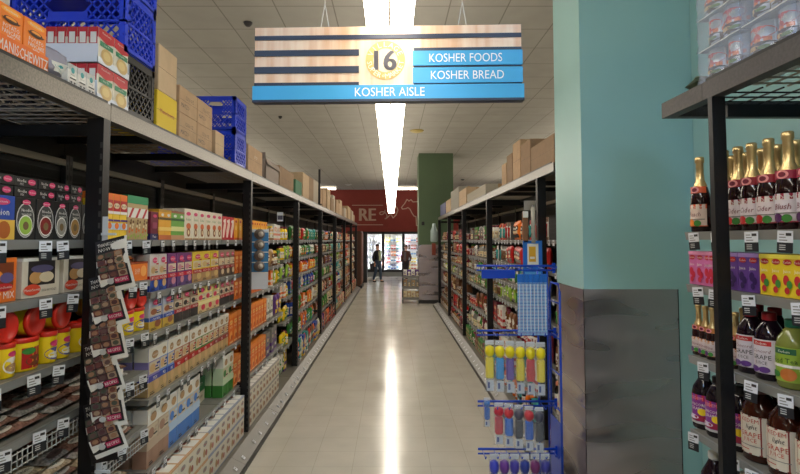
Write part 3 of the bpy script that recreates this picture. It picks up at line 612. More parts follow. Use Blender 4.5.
def section(side, y0, y1, levels, label, fence=(), depth=.5, base=True, back=True, black=False, tagn=5, panel=True):
    t = empty('gondola_section', (side*XL, y0, 0), label, 'shelving unit'); L = y1-y0
    rl = RAIL if not black else c(40,40,42)
    for i, z in enumerate(levels):
        b = MB(); b.box(side*.004, side*depth, .004, L-.004, z-.03, z, c(120,118,112,.5)); o = b.build('shelf', t)
        q = MB(); q.add([(side*.004,.004,z-.034),(side*.004,L-.004,z-.034),(side*-.003,L-.004,z+.001),(side*-.003,.004,z+.001),(side*.008,.004,z-.034),(side*.008,L-.004,z-.034),(side*.008,L-.004,z+.001),(side*.008,.004,z+.001)],
              [(0,1,2,3),(4,7,6,5),(3,2,6,7),(0,4,5,1),(0,3,7,4),(1,5,6,2)], rl); q.build('price_rail', o)
        nn = tagn
        if y0 < 4.2: nn = 7
        for k in range(nn):
            yy = L*(k+.5)/nn+R.uniform(-.05, .05)
            g = link('price_tag', TAGM if not black and y0 < 4 else TAGM2, o, (side*-.005, yy, z-.004), PI/2 if side < 0 else -PI/2); g.scale = (1.2,1,1.2) if y0 < 2 else (1.05,1,1.05)
            if y0 < 2.9: g.rotation_euler = (0, R.uniform(-.08,.08), (PI/2-.45) if side < 0 else (-PI/2+.45)); g.location.x = side*-.014
        if i in fence:
            q = MB(); x = side*-.006
            for zz in (z-.045, z-.07, z-.095): q.box(x, x+side*.003, .01, L-.01, zz, zz+.003, LGRY)
            yy = .01
            while yy < L-.01: q.box(x, x+side*.003, yy, yy+.003, z-.1, z-.036, LGRY); yy += .028
            q.build('wire_front', o)
    if panel:
        b = MB(); b.box(side*depth, side*(depth+.02), 0, L, .1, 2.34, c(26,25,25,.6))
        zz = .2
        while zz < 2.2: b.box(side*(depth-.0015), side*depth, 0, L, zz, zz+.006, c(44,42,42,.6)); zz += .05
        b.build('back_panel', t)
        MB().box(side*(depth-.03), side*(depth-.001), .031, L-.031, 2.18, 2.215, c(150,140,122)).build('rear_rail', t)
        for yy in (.0, L-.03):
            q = MB(); q.box(side*(depth-.03), side*(depth-.002), yy, yy+.03, .1, 2.24, M((74,72,70),.4,.4))
            zz = .3
            while zz < 2.2: q.box(side*(depth-.031), side*(depth-.03), yy+.01, yy+.02, zz, zz+.03, BLK); zz += .06
            q.build('slotted_standard', t)
    if base:
        kx = XL-1.12
        b = MB(); b.add([(side*depth,0,0),(side*depth,L,0),(side*-kx,L,0),(side*-kx,0,0),(side*depth,0,.1),(side*depth,L,.1),(side*-(kx-.11),L,.1),(side*-(kx-.11),0,.1),(side*-kx,L,.045),(side*-kx,0,.045)],
            [(0,1,2,3),(4,7,6,5),(3,2,8,9),(9,8,6,7),(0,3,9,7,4),(1,5,6,8,2),(0,4,5,1)], c(104,100,92,.4)); o = b.build('base_deck', t)
        b = MB(); b.box(side*-(kx+.006), side*-kx, 0, L, 0, .05, BLK); b.build('kick_strip', o)
        for k in range(5):
            yy = L*(k+.5)/5+R.uniform(-.05,.05)
            g = link('price_tag', TAGM2, o, (side*-(kx-.05), yy, .078), PI/2 if side < 0 else -PI/2); g.rotation_euler = (-.9, 0, PI/2 if side < 0 else -PI/2); g.scale = (.7,.7,.7)
    return t
for i in range(8):
    y0 = -.14+2.44*i
    rack_bay(-1, y0, y0+2.44, i == 0, f'{ORD[i]} black steel storage rack bay along the left side of the aisle')
LA = [1.77, 1.55, 1.276, 1.056, .762, .45]; LB = [1.77, 1.476, 1.25, .889, .50]
SO = ['beside the viewer','nearest full section','second section','third section','fourth section','fifth section','sixth section','seventh section','eighth section','ninth section','tenth section','eleventh section','twelfth section','thirteenth section','fourteenth section']
section(-1, .54, 1.757, LA, 'grey shelved gondola section in the left run beside the viewer')
section(-1, 1.76, 2.977, LA, 'grey shelved gondola section in the left run behind the recipe booklets', fence=(3,4))
for i in range(13):
    y0 = 2.98+1.22*i
    section(-1, y0, y0+1.217 if i < 12 else 19.42, LB if y0 < 6.5 else [1.77,1.52,1.28,1.04,.74,.42], f'grey shelved gondola section, {SO[i+2]} in the left run', tagn=5 if y0 < 9 else 3)
LR = [1.77, 1.503, 1.283, 1.062, .70, .36]
for i in range(5):
    y0 = 4.56-2.44+2.44*i
    if i == 0: continue
    rack_bay(1, y0, y0+2.44 if i < 4 else 14.3, i == 1, f'{ORD[i-1] if i>1 else "first"} black steel storage rack bay beyond the teal column on the right', ends=.46 if i == 1 else 0)
for i in range(9):
    y0 = 4.12+1.22*i
    section(1, y0, min(y0+1.217, 14.4), LR, f'black railed gondola section, {SO[i+1]} in the right run beyond the teal column', black=False, tagn=7 if y0 < 8 else 4)
# nearest right rack: open-backed, stands against the teal wall
nr = rack_bay(1, -.42, 2.07, True, 'dark steel storage rack holding juice bottles at the right edge', ztop=2.40, beamm=DBEAM, pw=.052, py=.028)
bb = MB(); bb.box(XP, XP+.05, 2.125, 2.445, 2.33, 2.40, DBEAM); bb.box(XP+.05, XP+.66, 2.40, 2.445, 2.33, 2.40, DBEAM)
x = XP+.07
while x < XP+.66: bb.box(x, x+.0055, 2.12, 2.40, 2.38, 2.386, STEEL); x += .085
y = 2.17
while y < 2.4: bb.box(XP+.05, XP+.66, y, y+.0055, 2.374, 2.38, STEEL); y += .075
q = bb.build('overhanging_deck_end', nr, (-XP, .42, 0))
RZ = [1.805, 1.57, 1.255, .93, .55]
section(1, 1.15, 2.435, RZ, 'silver railed shelves of juice bottles at the right edge', depth=.52, base=False, panel=False, tagn=5)
section(1, -.1, 1.147, RZ, 'silver railed shelves behind the right edge of the view', depth=.52, base=False, panel=False, tagn=5)
# ================================================================== GOODS, LEFT RUN
Lf = -1
z = 1.77
blk(Lf, z, 0, -90, 16, 'onion'); 
for a, b2, k in ((16,37,'noodle_green'),(37,56,'noodle_red'),(56,70,'noodle_grey'),(70,83,'noodle_gold'),(83,97,'noodle_green')): blk(Lf, z, 0, a, b2, k)
for lay, zz in enumerate((.158, .197)):
    for i, p0 in enumerate((-40, -12, 16, 40, 58, 72)):
        p1 = (-12, 16, 40, 58, 72, 84)[i]; y = (YP(-1, p0)+YP(-1, p1))/2
        put('flat_noodle', -(XI+.012+.003*((i+lay) % 2)), y, z+zz, PI/2, ('upper layer' if lay else 'lower layer')+' over eye-level cartons, nearest left bay', sx=(YP(-1,p1)-YP(-1,p0))/.153)
blk(Lf, z, 0, 98, 107, 'broth_yellow', 2); blk(Lf, z, 0, 107, 128, 'broth_red', 2); blk(Lf, z, 0, 128.5, 149, 'broth_green', 2)
blk(Lf, z, 0, 152, 160, 'box_maroon'); blk(Lf, z, 0, 160, 172, 'tea_yellow'); blk(Lf, z, 0, 172, 186, 'tea_green')
blk(Lf, z, 0, 186, 223, 'white_red', 2); blk(Lf, z, 0, 223, 235, 'red_white'); blk(Lf, z, 0, 235, 243, 'orange_y'); blk(Lf, z, 0, 252, 268, 'orange_y', 2)
# second shelf
z = 1.55
blk(Lf, z, 1, -60, 21, 'soup_orange'); blk(Lf, z, 1, 22, 66, 'window_tray'); blk(Lf, z, 1, 67, 96, 'window_tray'); blk(Lf, z, 1, 100, 150, 'orange_tray')
for i in range(7): setat(-1, 'bean_rust', 2.42+.075*i, z+.1, 1, .03, sx=.5, sz=.8, w='on top of the orange tray, second shelf down, second left bay')
z = 1.476
for a, b2, k in ((152,169,'matzo_blue'),(170,194,'matzo_purple'),(194,220,'matzo_yellow'),(220,236,'matzo_brown'),(236,244,'orange_low'),(251,268,'orange_low')): blk(Lf, z, 1, a, b2, k, 2)
z = 1.276
blk(Lf, z, 2, -60, 10, 'can_red'); blk(Lf, z, 2, 10, 28, 'can_white'); blk(Lf, z, 2, 28, 54, 'can_red'); blk(Lf, z, 2, 54, 80, 'can_purple'); blk(Lf, z, 2, 84, 128, 'can_white'); blk(Lf, z, 2, 130, 152, 'can_purple')
for a, b2 in ((-40,0),(0,28),(28,56),(56,80),(104,128),(130,151)):
    y0, y1 = YP(-1, a), YP(-1, b2); n = max(1, round((y1-y0)/.113))
    for i in range(n): put('can_lying', -(XI+.01), y0+(y1-y0)*(i+.5)/n, z+.128, PI/2, f"on upright canisters, third shelf down, {bayname(-1, (y0+y1)/2)}", True)
z = 1.25
for a, b2, k in ((152.5,177,'cracker_blue'),(177,200,'cracker_grey'),(200,221,'cracker_cream'),(221,236,'cracker_grey'),(236,244,'orange_low'),(251,268,'orange_low')): blk(Lf, z, 2, a, b2, k, 2)
def lying(z, lv, y0, y1, kinds, layers=3, dx=.0):
    y = y0+.09; i = 0
    while y < y1-.06:
        for l in range(layers):
            k = kinds[(i+l) % len(kinds)]
            setat(-1, k, y+R.uniform(-.012,.012), z+.036*l, lv, dx+.016*l, w=f"{['lowest','middle','top','top'][l]} in its stack, {SHN[lv]}, {bayname(-1, y)}")
        y += .165; i += 1
lying(1.056, 3, 1.5, 2.95, ['bean_brown','bean_grey','bean_brown'])
lying(.762, 4, 1.7, 2.95, ['bean_brown','bean_tan','bean_grey'])
lying(.45, 5, 1.9, 2.95, ['bean_rust','bean_tan','bean_rust'], 3)
z = .889
for a, b2, k in ((152.5,164,'wt_violet'),(164,178,'wt_blue'),(178,199,'wt_rust'),(199,216,'wt_green'),(216,231,'wt_brown'),(231,244,'orange_block'),(251,268,'orange_block')): blk(Lf, z, 3, a, b2, k, 2)
z = .50
for a, b2, k in ((152.5,174,'tall_brown'),(174,204,'tall_blue'),(226,236,'tall_green'),(236,244,'orange_block'),(251,268,'orange_block')): blk(Lf, z, 4, a, b2, k, 2)
blk(Lf, z, 4, 205, 225, 'green_tray', 1, .13)
# bottom deck cartons, two layers
def deck(y0, y1, kinds):
    y = y0+.065; i = 0
    while y < y1-.05:
        k = kinds[int((y-y0)/.8) % len(kinds)]
        for l in range(2):
            for r in range(2): put(k, -(1.265+r*.272), y, .1015+l*.17, PI/2, f"{['lower','upper'][l]} layer{' at the back' if r else ''} on bottom deck, {bayname(-1, y)}")
        y += .129
deck(2.99, 4.71, ['base_orange','base_blue','base_blue']); deck(4.80, 6.2, ['base_grey'])
fill(-1, .1, 5, 6.25, 7.1, [g_bag('white','green',.3), g_bag('cream','purple',.3), g_carton('yellow','purple',.3)], .32, 2)
# third bay: white, yellow and multicoloured goods after the orange block
a, b2 = YP(-1, 268), 6.62
fill(-1, 1.77, 0, a, b2, [g_carton('cream','tan',.18), g_jar('white','green',.15), g_jar('tan','yellow',.16), g_carton('white','pink',.19)], .2)
fill(-1, 1.476, 1, a, b2, [g_bag('tan','brown',.19), g_jar('brown','yellow',.17), g_carton('green','tan',.18), g_carton('cream','red',.18)], .2)
fill(-1, 1.25, 2, a, b2, [g_bag('yellow','green',.2), g_bag('lime','white',.2), g_carton('orange','white',.18), g_jar('yellow','maroon',.18)], .18)
fill(-1, .889, 3, a, b2, [g_carton('white','grey',.26), g_bag('purple','yellow',.26), g_bag('yellow','maroon',.26), g_bag('pink','white',.24)], .28)
fill(-1, .50, 4, a, b2, [g_carton('white','grey',.26), g_bag('yellow','purple',.26), g_carton('grey','purple',.26)], .3)
fill(-1, 1.77, 0, 4.0, 4.02, [g_jar('white','green',.15)], .2)
LV2 = [1.77,1.52,1.28,1.04,.74,.42]
for lv in range(6): fill(-1, LV2[lv], lv, 6.66, 7.16, [g_bag('yellow','green',.18), g_bag('lime','purple',.18), g_carton('white','orange',.18), g_jar('yellow','maroon',.17)], .18)
PAL = [['yellow','orange','teal','green','red','white','blue','brown'],['red','green','cream','brown','orange','brown','purple','black'],['cream','teal','lime','tan','blue','brown','red'],['brown','tan','red','tan','orange','maroon','green'],['tan','brown','cream','red','black'],['brown','orange','tan','maroon','black']]
GAP = [.22,.2,.19,.19,.25,.27]
def randk(pal, h, fam):
    a = R.choice(pal); b2 = R.choice([q for q in pal if q != a]); f = R.choice(fam)
    return {'b': g_bag, 'c': g_carton, 'j': g_jar, 'k': g_blister, 't': g_can, 'o': g_bot}[f](a, b2, h if f != 't' else min(h, .12))
for bay in range(2, 7):
    y0 = 2.30+2.44*bay+.08; y1 = y0+2.3; pal = PAL[(bay-2) % 6]
    for lv in range(6):
        h = [.2,.18,.18,.18,.22,.24][lv]
        ks = [randk(pal, h, 'bbbbcj' if bay < 4 else 'bcjto') for _ in range(8)]
        fill(-1, LV2[lv], lv, y0-.06, y1+.06, ks, GAP[lv])
    ks = [randk(pal, .29, 'bbc') for _ in range(7)]
    y = y0
    while y < y1:
        k = R.choice(ks); put(k, -1.27, y, .102, PI/2, f"on bottom deck, {bayname(-1, y)}"); y += .15
# ================================================================== GOODS, RIGHT RUN
RP = [['green','red','white','lime','pink','brown','black'],['red','grey','orange','teal','green','brown','black','white'],['tan','maroon','brown','white','green','grey'],['brown','black','tan','red','maroon'],['tan','brown','maroon','black']]
for bay in range(5):
    y0 = [4.14, 4.66, 7.05, 9.5, 11.95][bay]; y1 = [4.55, 6.98, 9.42, 11.86, 14.25][bay]; pal = RP[bay % 5]
    for lv in range(6):
        h = [.21,.2,.17,.18,.26,.25][lv]
        pl = pal if lv not in (3,4) else (['green','grey','lime','brown','tan'] if lv == 3 else (['red','maroon','brown','white'] if bay < 3 else pal))
        ks = [randk(pl, h, 'kkkb' if (bay < 2 and lv < 4) else ('ojtcb' if lv > 3 else 'bcjto')) for _ in range(7)]
        fill(1, LR[lv], lv, y0, y1, ks, h)
    ks = [randk(pal, .2, 'cj') for _ in range(3)]; y = y0+.05
    while y < y1: put(R.choice(ks), 1.30, y, .102, -PI/2, f"on bottom deck, {bayname(1, y)}"); y += .14
# ================================================================== GOODS, NEAREST RIGHT RACK
def nr_row(z, lv, seq, dx=0, tiltw=None):
    for px, k, sc in seq:
        X = XI+.012+dx; d = K[k]; y = (X+d['d']/2)*F/(px-VX)
        put(k, X, y, z+.0015, -PI/2+(.1 if 'carton' in d['name'] else .35), ("behind front row, " if dx else "on ")+f"{['top bottle shelf','juice carton shelf','third bottle shelf','fourth bottle shelf','lowest bottle shelf'][lv]} at right"+(', beyond post' if px < 713 else ''), True, sc, sc)
nr_row(RZ[0], 0, [(704,'spark_peach',1.12)]+[(p,'spark_cider',1.1) for p in (729,743.5,757.5,775)]+[(795,'spark_grape',1.12),(818,'spark_grape',1.1),(846,'spark_cider',1.1),(880,'spark_cider',1.1)])
nr_row(RZ[0], 0, [(p,'spark_cider',1.08) for p in (737,751,768,784,803)], .1)
nr_row(RZ[1], 1, [(696.5+i*7.6,'juice_pink',1) for i in range(3)]+[(737+i*10.4,'juice_purple',1) for i in range(3)]+[(769.5+i*11.5,'juice_yellow',1) for i in range(6)])
nr_row(RZ[1], 1, [(716+i*9,'juice_pink',1) for i in range(2)])
nr_row(RZ[1], 1, [(715+i*8.2,'juice_pink',1) for i in range(2)]+[(737+i*9,'juice_purple',1) for i in range(4)]+[(775+i*10.5,'juice_yellow',1) for i in range(5)], .06)
nr_row(RZ[2], 2, [(698,'spark_small',1),(705,'spark_small',1),(712,'spark_small',1),(735,'spark_small',1),(752,'grape_white',1),(770.5,'grape_white',1),(795,'iced_tea',1),(822,'iced_tea',1),(850,'iced_tea',1)])
nr_row(RZ[2], 2, [(728,'spark_small',1),(742,'spark_small',1),(758,'grape_white',1),(776,'grape_white',1)], .12)
nr_row(RZ[3], 3, [(703,'grape_purple',1),(717,'grape_purple',1),(739,'grape_purple',1),(760,'light_grape',1),(787,'light_grape',1),(818,'light_grape',1)])
nr_row(RZ[3], 3, [(742,'grape_purple',1),(768,'light_grape',1),(794,'light_grape',1)], .14)
vessel('white_jug','juice_jug','jug','dark juice jug with a white cap',[(.05,0),(.056,.01),(.056,.2),(.03,.25),(.022,.27)],gl2,[(.026,.265),(.028,.27),(.028,.292),(.024,.295)],WH,[(.03,.16,1.1,CREAM,[('r',0,.7,1,1,RED)],.056)],16)
nr_row(RZ[4], 4, [(712,'white_jug',1.0),(728,'white_jug',1.0),(744,'white_jug',1.0),(762,'white_jug',1),(783,'white_jug',1)])
# shrink-wrapped tins on the high right deck
def tin(key, desc, a, lid):
    b = MB().lathe([(.052,0),(.055,.003),(.055,.117),(.052,.12),(.049,.12),(.048,.117)], c(176,184,196,.3,metal=.7), 20, (0,.055,0))
    l = MB().decal(wrapP(.055, .055), [('r',.02,.04,.98,.96,a),('o',.5,.66,.26,.2,lid),('t','KEDEM',.5,.68,.1,WH,.4),('r',.2,.38,.8,.5,c(226,120,60)),('r',.02,.04,.98,.3,c(96,70,50)),('o',.5,.24,.3,.16,c(60,40,30)),('o',.44,.24,.12,.07,c(206,170,110)),('o',.6,.22,.08,.06,c(90,120,50))], .25, .12)
    kind(key, 'food_tin', 'tin', desc, .115, .11, .12, [('body', b), ('label', l)])
tin('tin_red', 'silver tin with orange and red food label', c(206,196,200), c(180,36,36)); tin('tin_blue', 'silver tin with pale blue food label', c(186,200,222), c(200,70,50))
ZD = 2.413
for pk in range(4):
    y1 = 2.20-pk*.27
    for l in range(4):
        t = empty('film_pack', (XI-.07, y1-.265, ZD+l*.133), f"shrink-wrapped tray of tins, {['lowest','second','third','top'][l]} layer, {['farthest','second','third','nearest'][pk]} stack on high right deck", 'shrink pack', None)
        f = MB(); w, h, d2 = .262, .131, .245; n = 10; vs = []; 
        for j in range(5):
            zz = h*j/4
            for i in range(n*4):
                s_, q = divmod(i, n); u = q/n
                x, y = [(u*d2, 0), (d2, u*w), (d2-u*d2, w), (0, w-u*w)][s_]
                wob = .004*math.sin(zz*90+i*1.7)*(.5+.5*math.sin(i*.9)); cxx, cyy = x-d2/2, y-w/2; kk = 1+wob/.1
                vs.append((d2/2+cxx*kk, w/2+cyy*kk, zz))
        m_ = n*4; f.add(vs, [(j*m_+i, j*m_+(i+1) % m_, (j+1)*m_+(i+1) % m_, (j+1)*m_+i) for j in range(4) for i in range(m_)]+[tuple(range(4*m_, 5*m_))], M((206,220,244),.1,0,.3), True)
        f.build('plastic_film', t)
        MB().box(.003, d2-.003, .003, w-.003, 0, .004, WH).build('tray', t)
        for r in range(2):
            for i in range(2):
                put('tin_red' if (i+l+pk) % 2 else 'tin_blue', XI-.07+.01+.115*r, y1-.265+.072+.118*i, ZD+l*.133+.0045, -PI/2+(.5*((i*7+l*3+pk) % 5)-1)*.35, f"{['lowest','second','third','top'][l]} wrapped layer, {['farthest','second','third','nearest'][pk]} stack", True)
bag('loose_pouch', 'small dark green and red food pouch', .1, .06, .12, c(50,64,44), [('r',.1,.5,.9,.9,RED),('o',.5,.3,.3,.14,CREAM)], True, 'food_bag', 'bag')
put('loose_pouch', XI-.055, 2.28, ZD, -PI/2, 'lying beside the wrapped tins on high right deck')
# ================================================================== TOP DECK, LEFT
ZT = 2.3835
def crate(key, desc, W, D, H, m):
    b = MB(); t = .012
    for z0, z1 in ((0,.03),(H-.035,H),(H*.46,H*.5)):
        b.box(-W/2, W/2, 0, t, z0, z1, m); b.box(-W/2, W/2, D-t, D, z0, z1, m); b.box(-W/2, -W/2+t, 0, D, z0, z1, m); b.box(W/2-t, W/2, 0, D, z0, z1, m)
    for x in (-W/2, W/2-.03):
        for y in (0, D-.03): b.box(x, x+.03, y, y+.03, 0, H, m)
    b.box(-W/2, W/2, 0, D, .002, .01, m)
    def lattice(P, w, z0, z1, hole):
        n = max(4, int(w/.045)); st = w/n; hh = z1-z0
        for i in range(-2, n+1):
            for s_ in (1, -1):
                x0 = i*st if s_ > 0 else (i+2)*st; pts = []
                a = (x0, z0); e = (x0+s_*hh*.9, z1)
                lo, hi = 0.0, 1.0
                for bnd in (0, w):
                    dx = e[0]-a[0]; tt = (bnd-a[0])/dx
                    if (a[0] < bnd) if bnd == 0 else (a[0] > bnd): lo = max(lo, tt)
                    if (e[0] < bnd) if bnd == 0 else (e[0] > bnd): hi = min(hi, tt)
                if hi-lo < .15: continue
                pa = (a[0]+(e[0]-a[0])*lo, a[1]+(e[1]-a[1])*lo); pe = (a[0]+(e[0]-a[0])*hi, a[1]+(e[1]-a[1])*hi)
                b.beam(P(*pa), P(*pe), .008, m)
        if hole:
            b.box(*sorted((P(w*.0,0)[0], P(w*.28,0)[0])), *sorted((P(0,0)[1]-.004, P(0,0)[1]+.004)), z0, z1, m) if hole == 2 else None
    for y in (t/2, D-t/2):
        lattice(lambda u, z: (-W/2+u, y, z), W, .03, H*.46, 0)
        # upper band: solid shoulders, lattice, a rounded hand hole in the middle
        for q_ in (-1, 1):
            wq = W*.33; lattice(lambda u, z, q_=q_: ((-W/2 if q_ < 0 else W*.17)+u, y, z), wq, H*.5, H-.035, 0)
        b.box(-W*.17, W*.17, y-.004, y+.004, H*.5, H*.62, m); b.box(-W*.17, W*.17, y-.004, y+.004, H*.84, H-.035, m)
        for s_ in (-1, 1): b.add([(s_*W*.17, y, H*.62), (s_*W*.13, y, H*.62), (s_*W*.17, y, H*.69)], [(0,1,2)], m).add([(s_*W*.17, y, H*.84), (s_*W*.13, y, H*.84), (s_*W*.17, y, H*.77)], [(0,1,2)], m)
    for x in (-W/2+t/2, W/2-t/2):
        lattice(lambda u, z: (x, u, z), D, .03, H*.46, 0)
        lattice(lambda u, z: (x, u, z), D, H*.5, H-.035, 0)
        b.box(x-.004, x+.004, 0, D*.2, H*.5, H-.035, m); b.box(x-.004, x+.004, D*.8, D, H*.5, H-.035, m)
    kind(key, 'milk_crate', 'crate', desc, W, D, H, [('body', b)])
CB = c(26,62,214,.36)
crate('crate_big', 'large blue plastic crate', .56, .33, .31, CB); crate('crate_blue', 'blue plastic milk crate', .33, .33, .285, CB); crate('crate_black', 'black plastic milk crate', .33, .33, .295, BLK)
# crates keep their long side across the aisle (rz = 0): origin at the middle of the side facing the camera
def topput(k, x1, y, z, where_, rz=0, **kw):
    d = K[k]; y *= .965 if y < 4 else .985; return put(k, -(x1+d['w']/2), y, z, rz, where_, **kw)
topput('crate_black', 1.29, 2.63, ZT, 'on the left top deck under the large blue crate')
topput('crate_black', 1.63, 2.63, ZT, 'on the left top deck behind the other black crate')
topput('crate_big', 1.285, 2.62, ZT+.297, 'stacked on the black crates at upper left')
topput('crate_big', 1.285, 2.625, ZT+.297+.312, 'topmost above the black crates at upper left')
topput('crate_blue', 1.90, 2.2, ZT, 'at the back of the left top deck behind the soup cartons')
topput('crate_blue', 1.285, 4.42, ZT, 'on the left top deck, lower of the far pair')
topput('crate_blue', 1.285, 4.42, ZT+.287, 'on the left top deck, upper of the far pair')
topput('crate_blue', 1.66, 4.45, ZT, 'behind the far pair of blue crates, lower one')
topput('crate_blue', 1.66, 4.45, ZT+.287, 'behind the far pair of blue crates, upper one')
for px in (1, 2):
    pass
# orange pancake-mix case with a printed lip
t = empty('display_case', (-1.275, 1.695, ZT), 'orange pancake mix display case with bold white lettering at upper left', 'display case', None, PI/2)
b = MB(); OC = c(236,112,22,.5); b.box(0,.26,0,.17,0,.004,OC); b.box(0,.26,0,.003,0,.062,OC); b.box(0,.26,.167,.17,0,.062,OC); b.box(0,.003,0,.17,0,.062,OC); b.box(.257,.26,0,.17,0,.062,OC)
b.decal(lambda x, z, e: (x+.13, -e, z), [('t', MZ, .5, .48, .6, WH, .96)], .26, .062); b.build('tray', t)
carton('pancake', 'orange potato pancake mix carton', .118, .15, .165, c(240,128,28), [('o',.5,.9,.4,.06,c(250,170,60)),('t','Manischewitz',.5,.9,.05,WH,.7),('o',.5,.72,.3,.07,c(60,30,20)),('o',.5,.74,.22,.04,c(240,150,50)),('p',[(.12,.72),(.88,.72),(.8,.68),(.2,.68)],c(80,40,20)),('t','POTATO',.5,.56,.09,WH,.66),('t','PANCAKE',.5,.45,.09,WH,.72),('t','MIX',.5,.34,.09,WH,.35)])
for i in range(2): put('pancake', -1.281, 1.695+.067+.126*i, ZT+.005, PI/2, f"in the orange display case, {['nearest','farthest'][i]}")
# grey film-wrapped packs between orange case and soup cartons
carton('leaflet_carton', 'small white carton with teal emblem', .06, .05, .085, c(226,222,214), [('r',0,.72,1,1,LGRY),('o',.5,.72,.2,.14,TEAL),('t','FOOD',.5,.5,.08,DK,.7),('r',.15,.3,.85,.36,DK),('r',0,0,1,.2,LGRY),('o',.3,.14,.1,.05,DK),('o',.66,.14,.1,.05,DK)])
t = empty('wrapped_pack', (-1.30, 2.03, ZT), 'grey film wrapped pack slumped beside the orange display case', 'wrapped pack', None, PI/2)
q = pillow(MB(), .21, .15, .135, M((164,160,176),.12,0,.8), [('r',.3,.2,.75,.5,WH),('o',.5,.35,.15,.1,TEAL)], seed=3); q.xf(Matrix.Translation((0,-.02,0))); q.build('film', t)
MB().bevbox(-.1,.1,.03,.14,0,.07,c(176,140,100)).build('tray', t)
for i, y in enumerate((2.10, 2.165, 2.23)): put('leaflet_carton', -1.272, y, ZT, PI/2, f"{['nearest','middle','farthest'][i]} of three before the grey wrapped pack")
# soup-mix trays, two high
for l in range(2):
    zz = ZT+l*.163; t = empty('carton_tray', (-1.285, 2.30, zz), f"{['lower','upper'][l]} white tray of red soup mix cartons at upper left", 'carton tray')
    b = MB(); tw = c(222,226,236,.5); b.box(-.24,0,0,.003,0,.085,tw); b.box(-.003,0,0,.28,0,.03,tw); b.box(-.24,-.237,0,.28,0,.085,tw); b.box(-.24,0,.277,.28,0,.085,tw); b.box(-.24,0,0,.28,0,.003,tw); b.build('tray', t)
    for i in range(2):
        for r in range(5):
            put('soupmix', -1.2885-r*.047, 2.30+.073+.134*i, zz+.0035, PI/2, f"in the {['lower','upper'][l]} white tray, {['near','far'][i]} column") if 'soupmix' in K else None
        if 'soupmix' not in K:
            carton('soupmix', 'red and white soup mix carton with green band', .13, .045, .158, c(226,218,200), [('r',0,.72,1,1,c(190,32,44)),('t','Manischewitz',.5,.9,.06,WH,.7),('p',[(.05,.72),(.5,.64),(.95,.72)],c(190,32,44)),('r',.08,.5,.92,.64,c(40,130,90)),('t','Soup Mix',.5,.57,.07,WH,.6),('o',.52,.27,.38,.22,c(206,172,110)),('o',.5,.28,.24,.13,c(222,196,130))])
            bb_ = K['soupmix']['parts'][0][1]
            bb_.decal(lambda x, z, e: (-.065-e, .0225-x, z), [('r',.1,.1,.9,.9,c(190,32,44)),('r',.22,.55,.8,.86,WH),('t','SOUP',.5,.32,.1,WH,.6)], .045, .158)
            for r in range(5): put('soupmix', -1.2885-r*.047, 2.30+.073+.134*i, zz+.0035, PI/2, f"in the {['lower','upper'][l]} white tray, {['near','far'][i]} column")
# shipping cartons
CARD = M((184,154,122),.8,noise=(14,.08)); CARD2 = M((150,124,98),.8,noise=(14,.08)); CARDL = M((196,170,138),.8,noise=(12,.06))
def ship(x1, y0, W, D, z, H, m, label, side=-1, tape=True, pr=None, openf=False):
    s = side; b = MB(); y0 *= .965 if y0 < 3.9 else .98
    if openf:
        b.box(s*x1, s*(x1+W), 0, D, 0, .004, m); b.box(s*x1, s*(x1+.004), 0, D, 0, H, m); b.box(s*(x1+W-.004), s*(x1+W), 0, D, 0, H, m); b.box(s*x1, s*(x1+W), 0, .004, 0, H, m); b.box(s*x1, s*(x1+W), D-.004, D, 0, H, m)
        b.add([(s*x1,0,H),(s*x1,D,H),(s*(x1-.02),D,H-.06),(s*(x1-.02),0,H-.06)], [(0,1,2,3)], m); b.add([(s*x1,0,H),(s*(x1+W),0,H),(s*(x1+W),-.03,H+.06),(s*x1,-.03,H+.06)], [(0,1,2,3)], m)
    else:
        b.bevbox(min(s*x1, s*(x1+W)), max(s*x1, s*(x1+W)), 0, D, 0, H, m, .004)
        if tape:
            xm = s*(x1+W/2); b.box(xm-.025, xm+.025, -.001, D+.001, H, H+.001, TAN); b.box(xm-.025, xm+.025, -.0012, 0, H-.06, H, TAN)
            b.box(s*(x1+.001)-.0015, s*(x1+.001)+.0015, .002, D-.002, H*.5, H*.505, DK)
    for k, (txt, u, v, hf, col_) in enumerate(pr or []):
        b.decal(lambda x, z, e: (s*(x1-e), D/2+(x if s < 0 else -x), z), [('t', txt, u, v, hf, col_, .7)], D, H)
        b.decal(lambda x, z, e: (s*(x1+W/2)+x, -e, z), [('t', txt, u, v, hf, col_, .5)], W, H)
    o = b.build('shipping_carton', None, (0, y0, z)); o.name = 'shipping_carton'; tag(o, label, 'cardboard box')
    return o
YC = M((222,190,30),.6)
ship(1.285, 3.0, .30, .27, ZT, .215, YC, 'yellow carton with red oval mark under a beige carton, left top deck', pr=[('Manischewitz',.5,.5,.12,RED)])
ship(1.285, 3.01, .30, .25, ZT+.216, .26, CARDL, 'tall beige carton standing on the yellow carton')
for i in range(2):
    for l in range(2):
        ship(1.285, 3.32+.31*i, .24, .29, ZT+l*.166, .165, CARD, f"brown printed carton, {['lower','upper'][l]} of the {['near','far'][i]} pair on left top deck", pr=[('12/16 OZ',.55,.65,.14,DK),('MATZO',.3,.3,.16,DK)])
ship(1.285, 3.95, .26, .20, ZT, .19, CARDL, 'small light brown carton before the far blue crates, left top deck')
ship(1.62, 3.30, .3, .5, ZT, .42, CARD2, 'tall dark brown carton behind the printed cartons, left top deck')
ship(1.285, 4.86, .36, .52, ZT, .25, CARD, 'brown carton with round hand holes just beyond the blue crates', pr=[('o  o',.5,.65,.12,WH)])
ship(1.285, 5.55, .42, .62, ZT, .22, M((150,138,130),.8), 'greyish open carton with folded flaps, left top deck', openf=True)
ship(1.32, 6.4, .40, .9, ZT, .27, CARD2, 'wide brown carton beyond the open grey carton, left top deck')
pal_ = [CARD, CARDL, CARD2, M((186,176,158),.8), CARD]
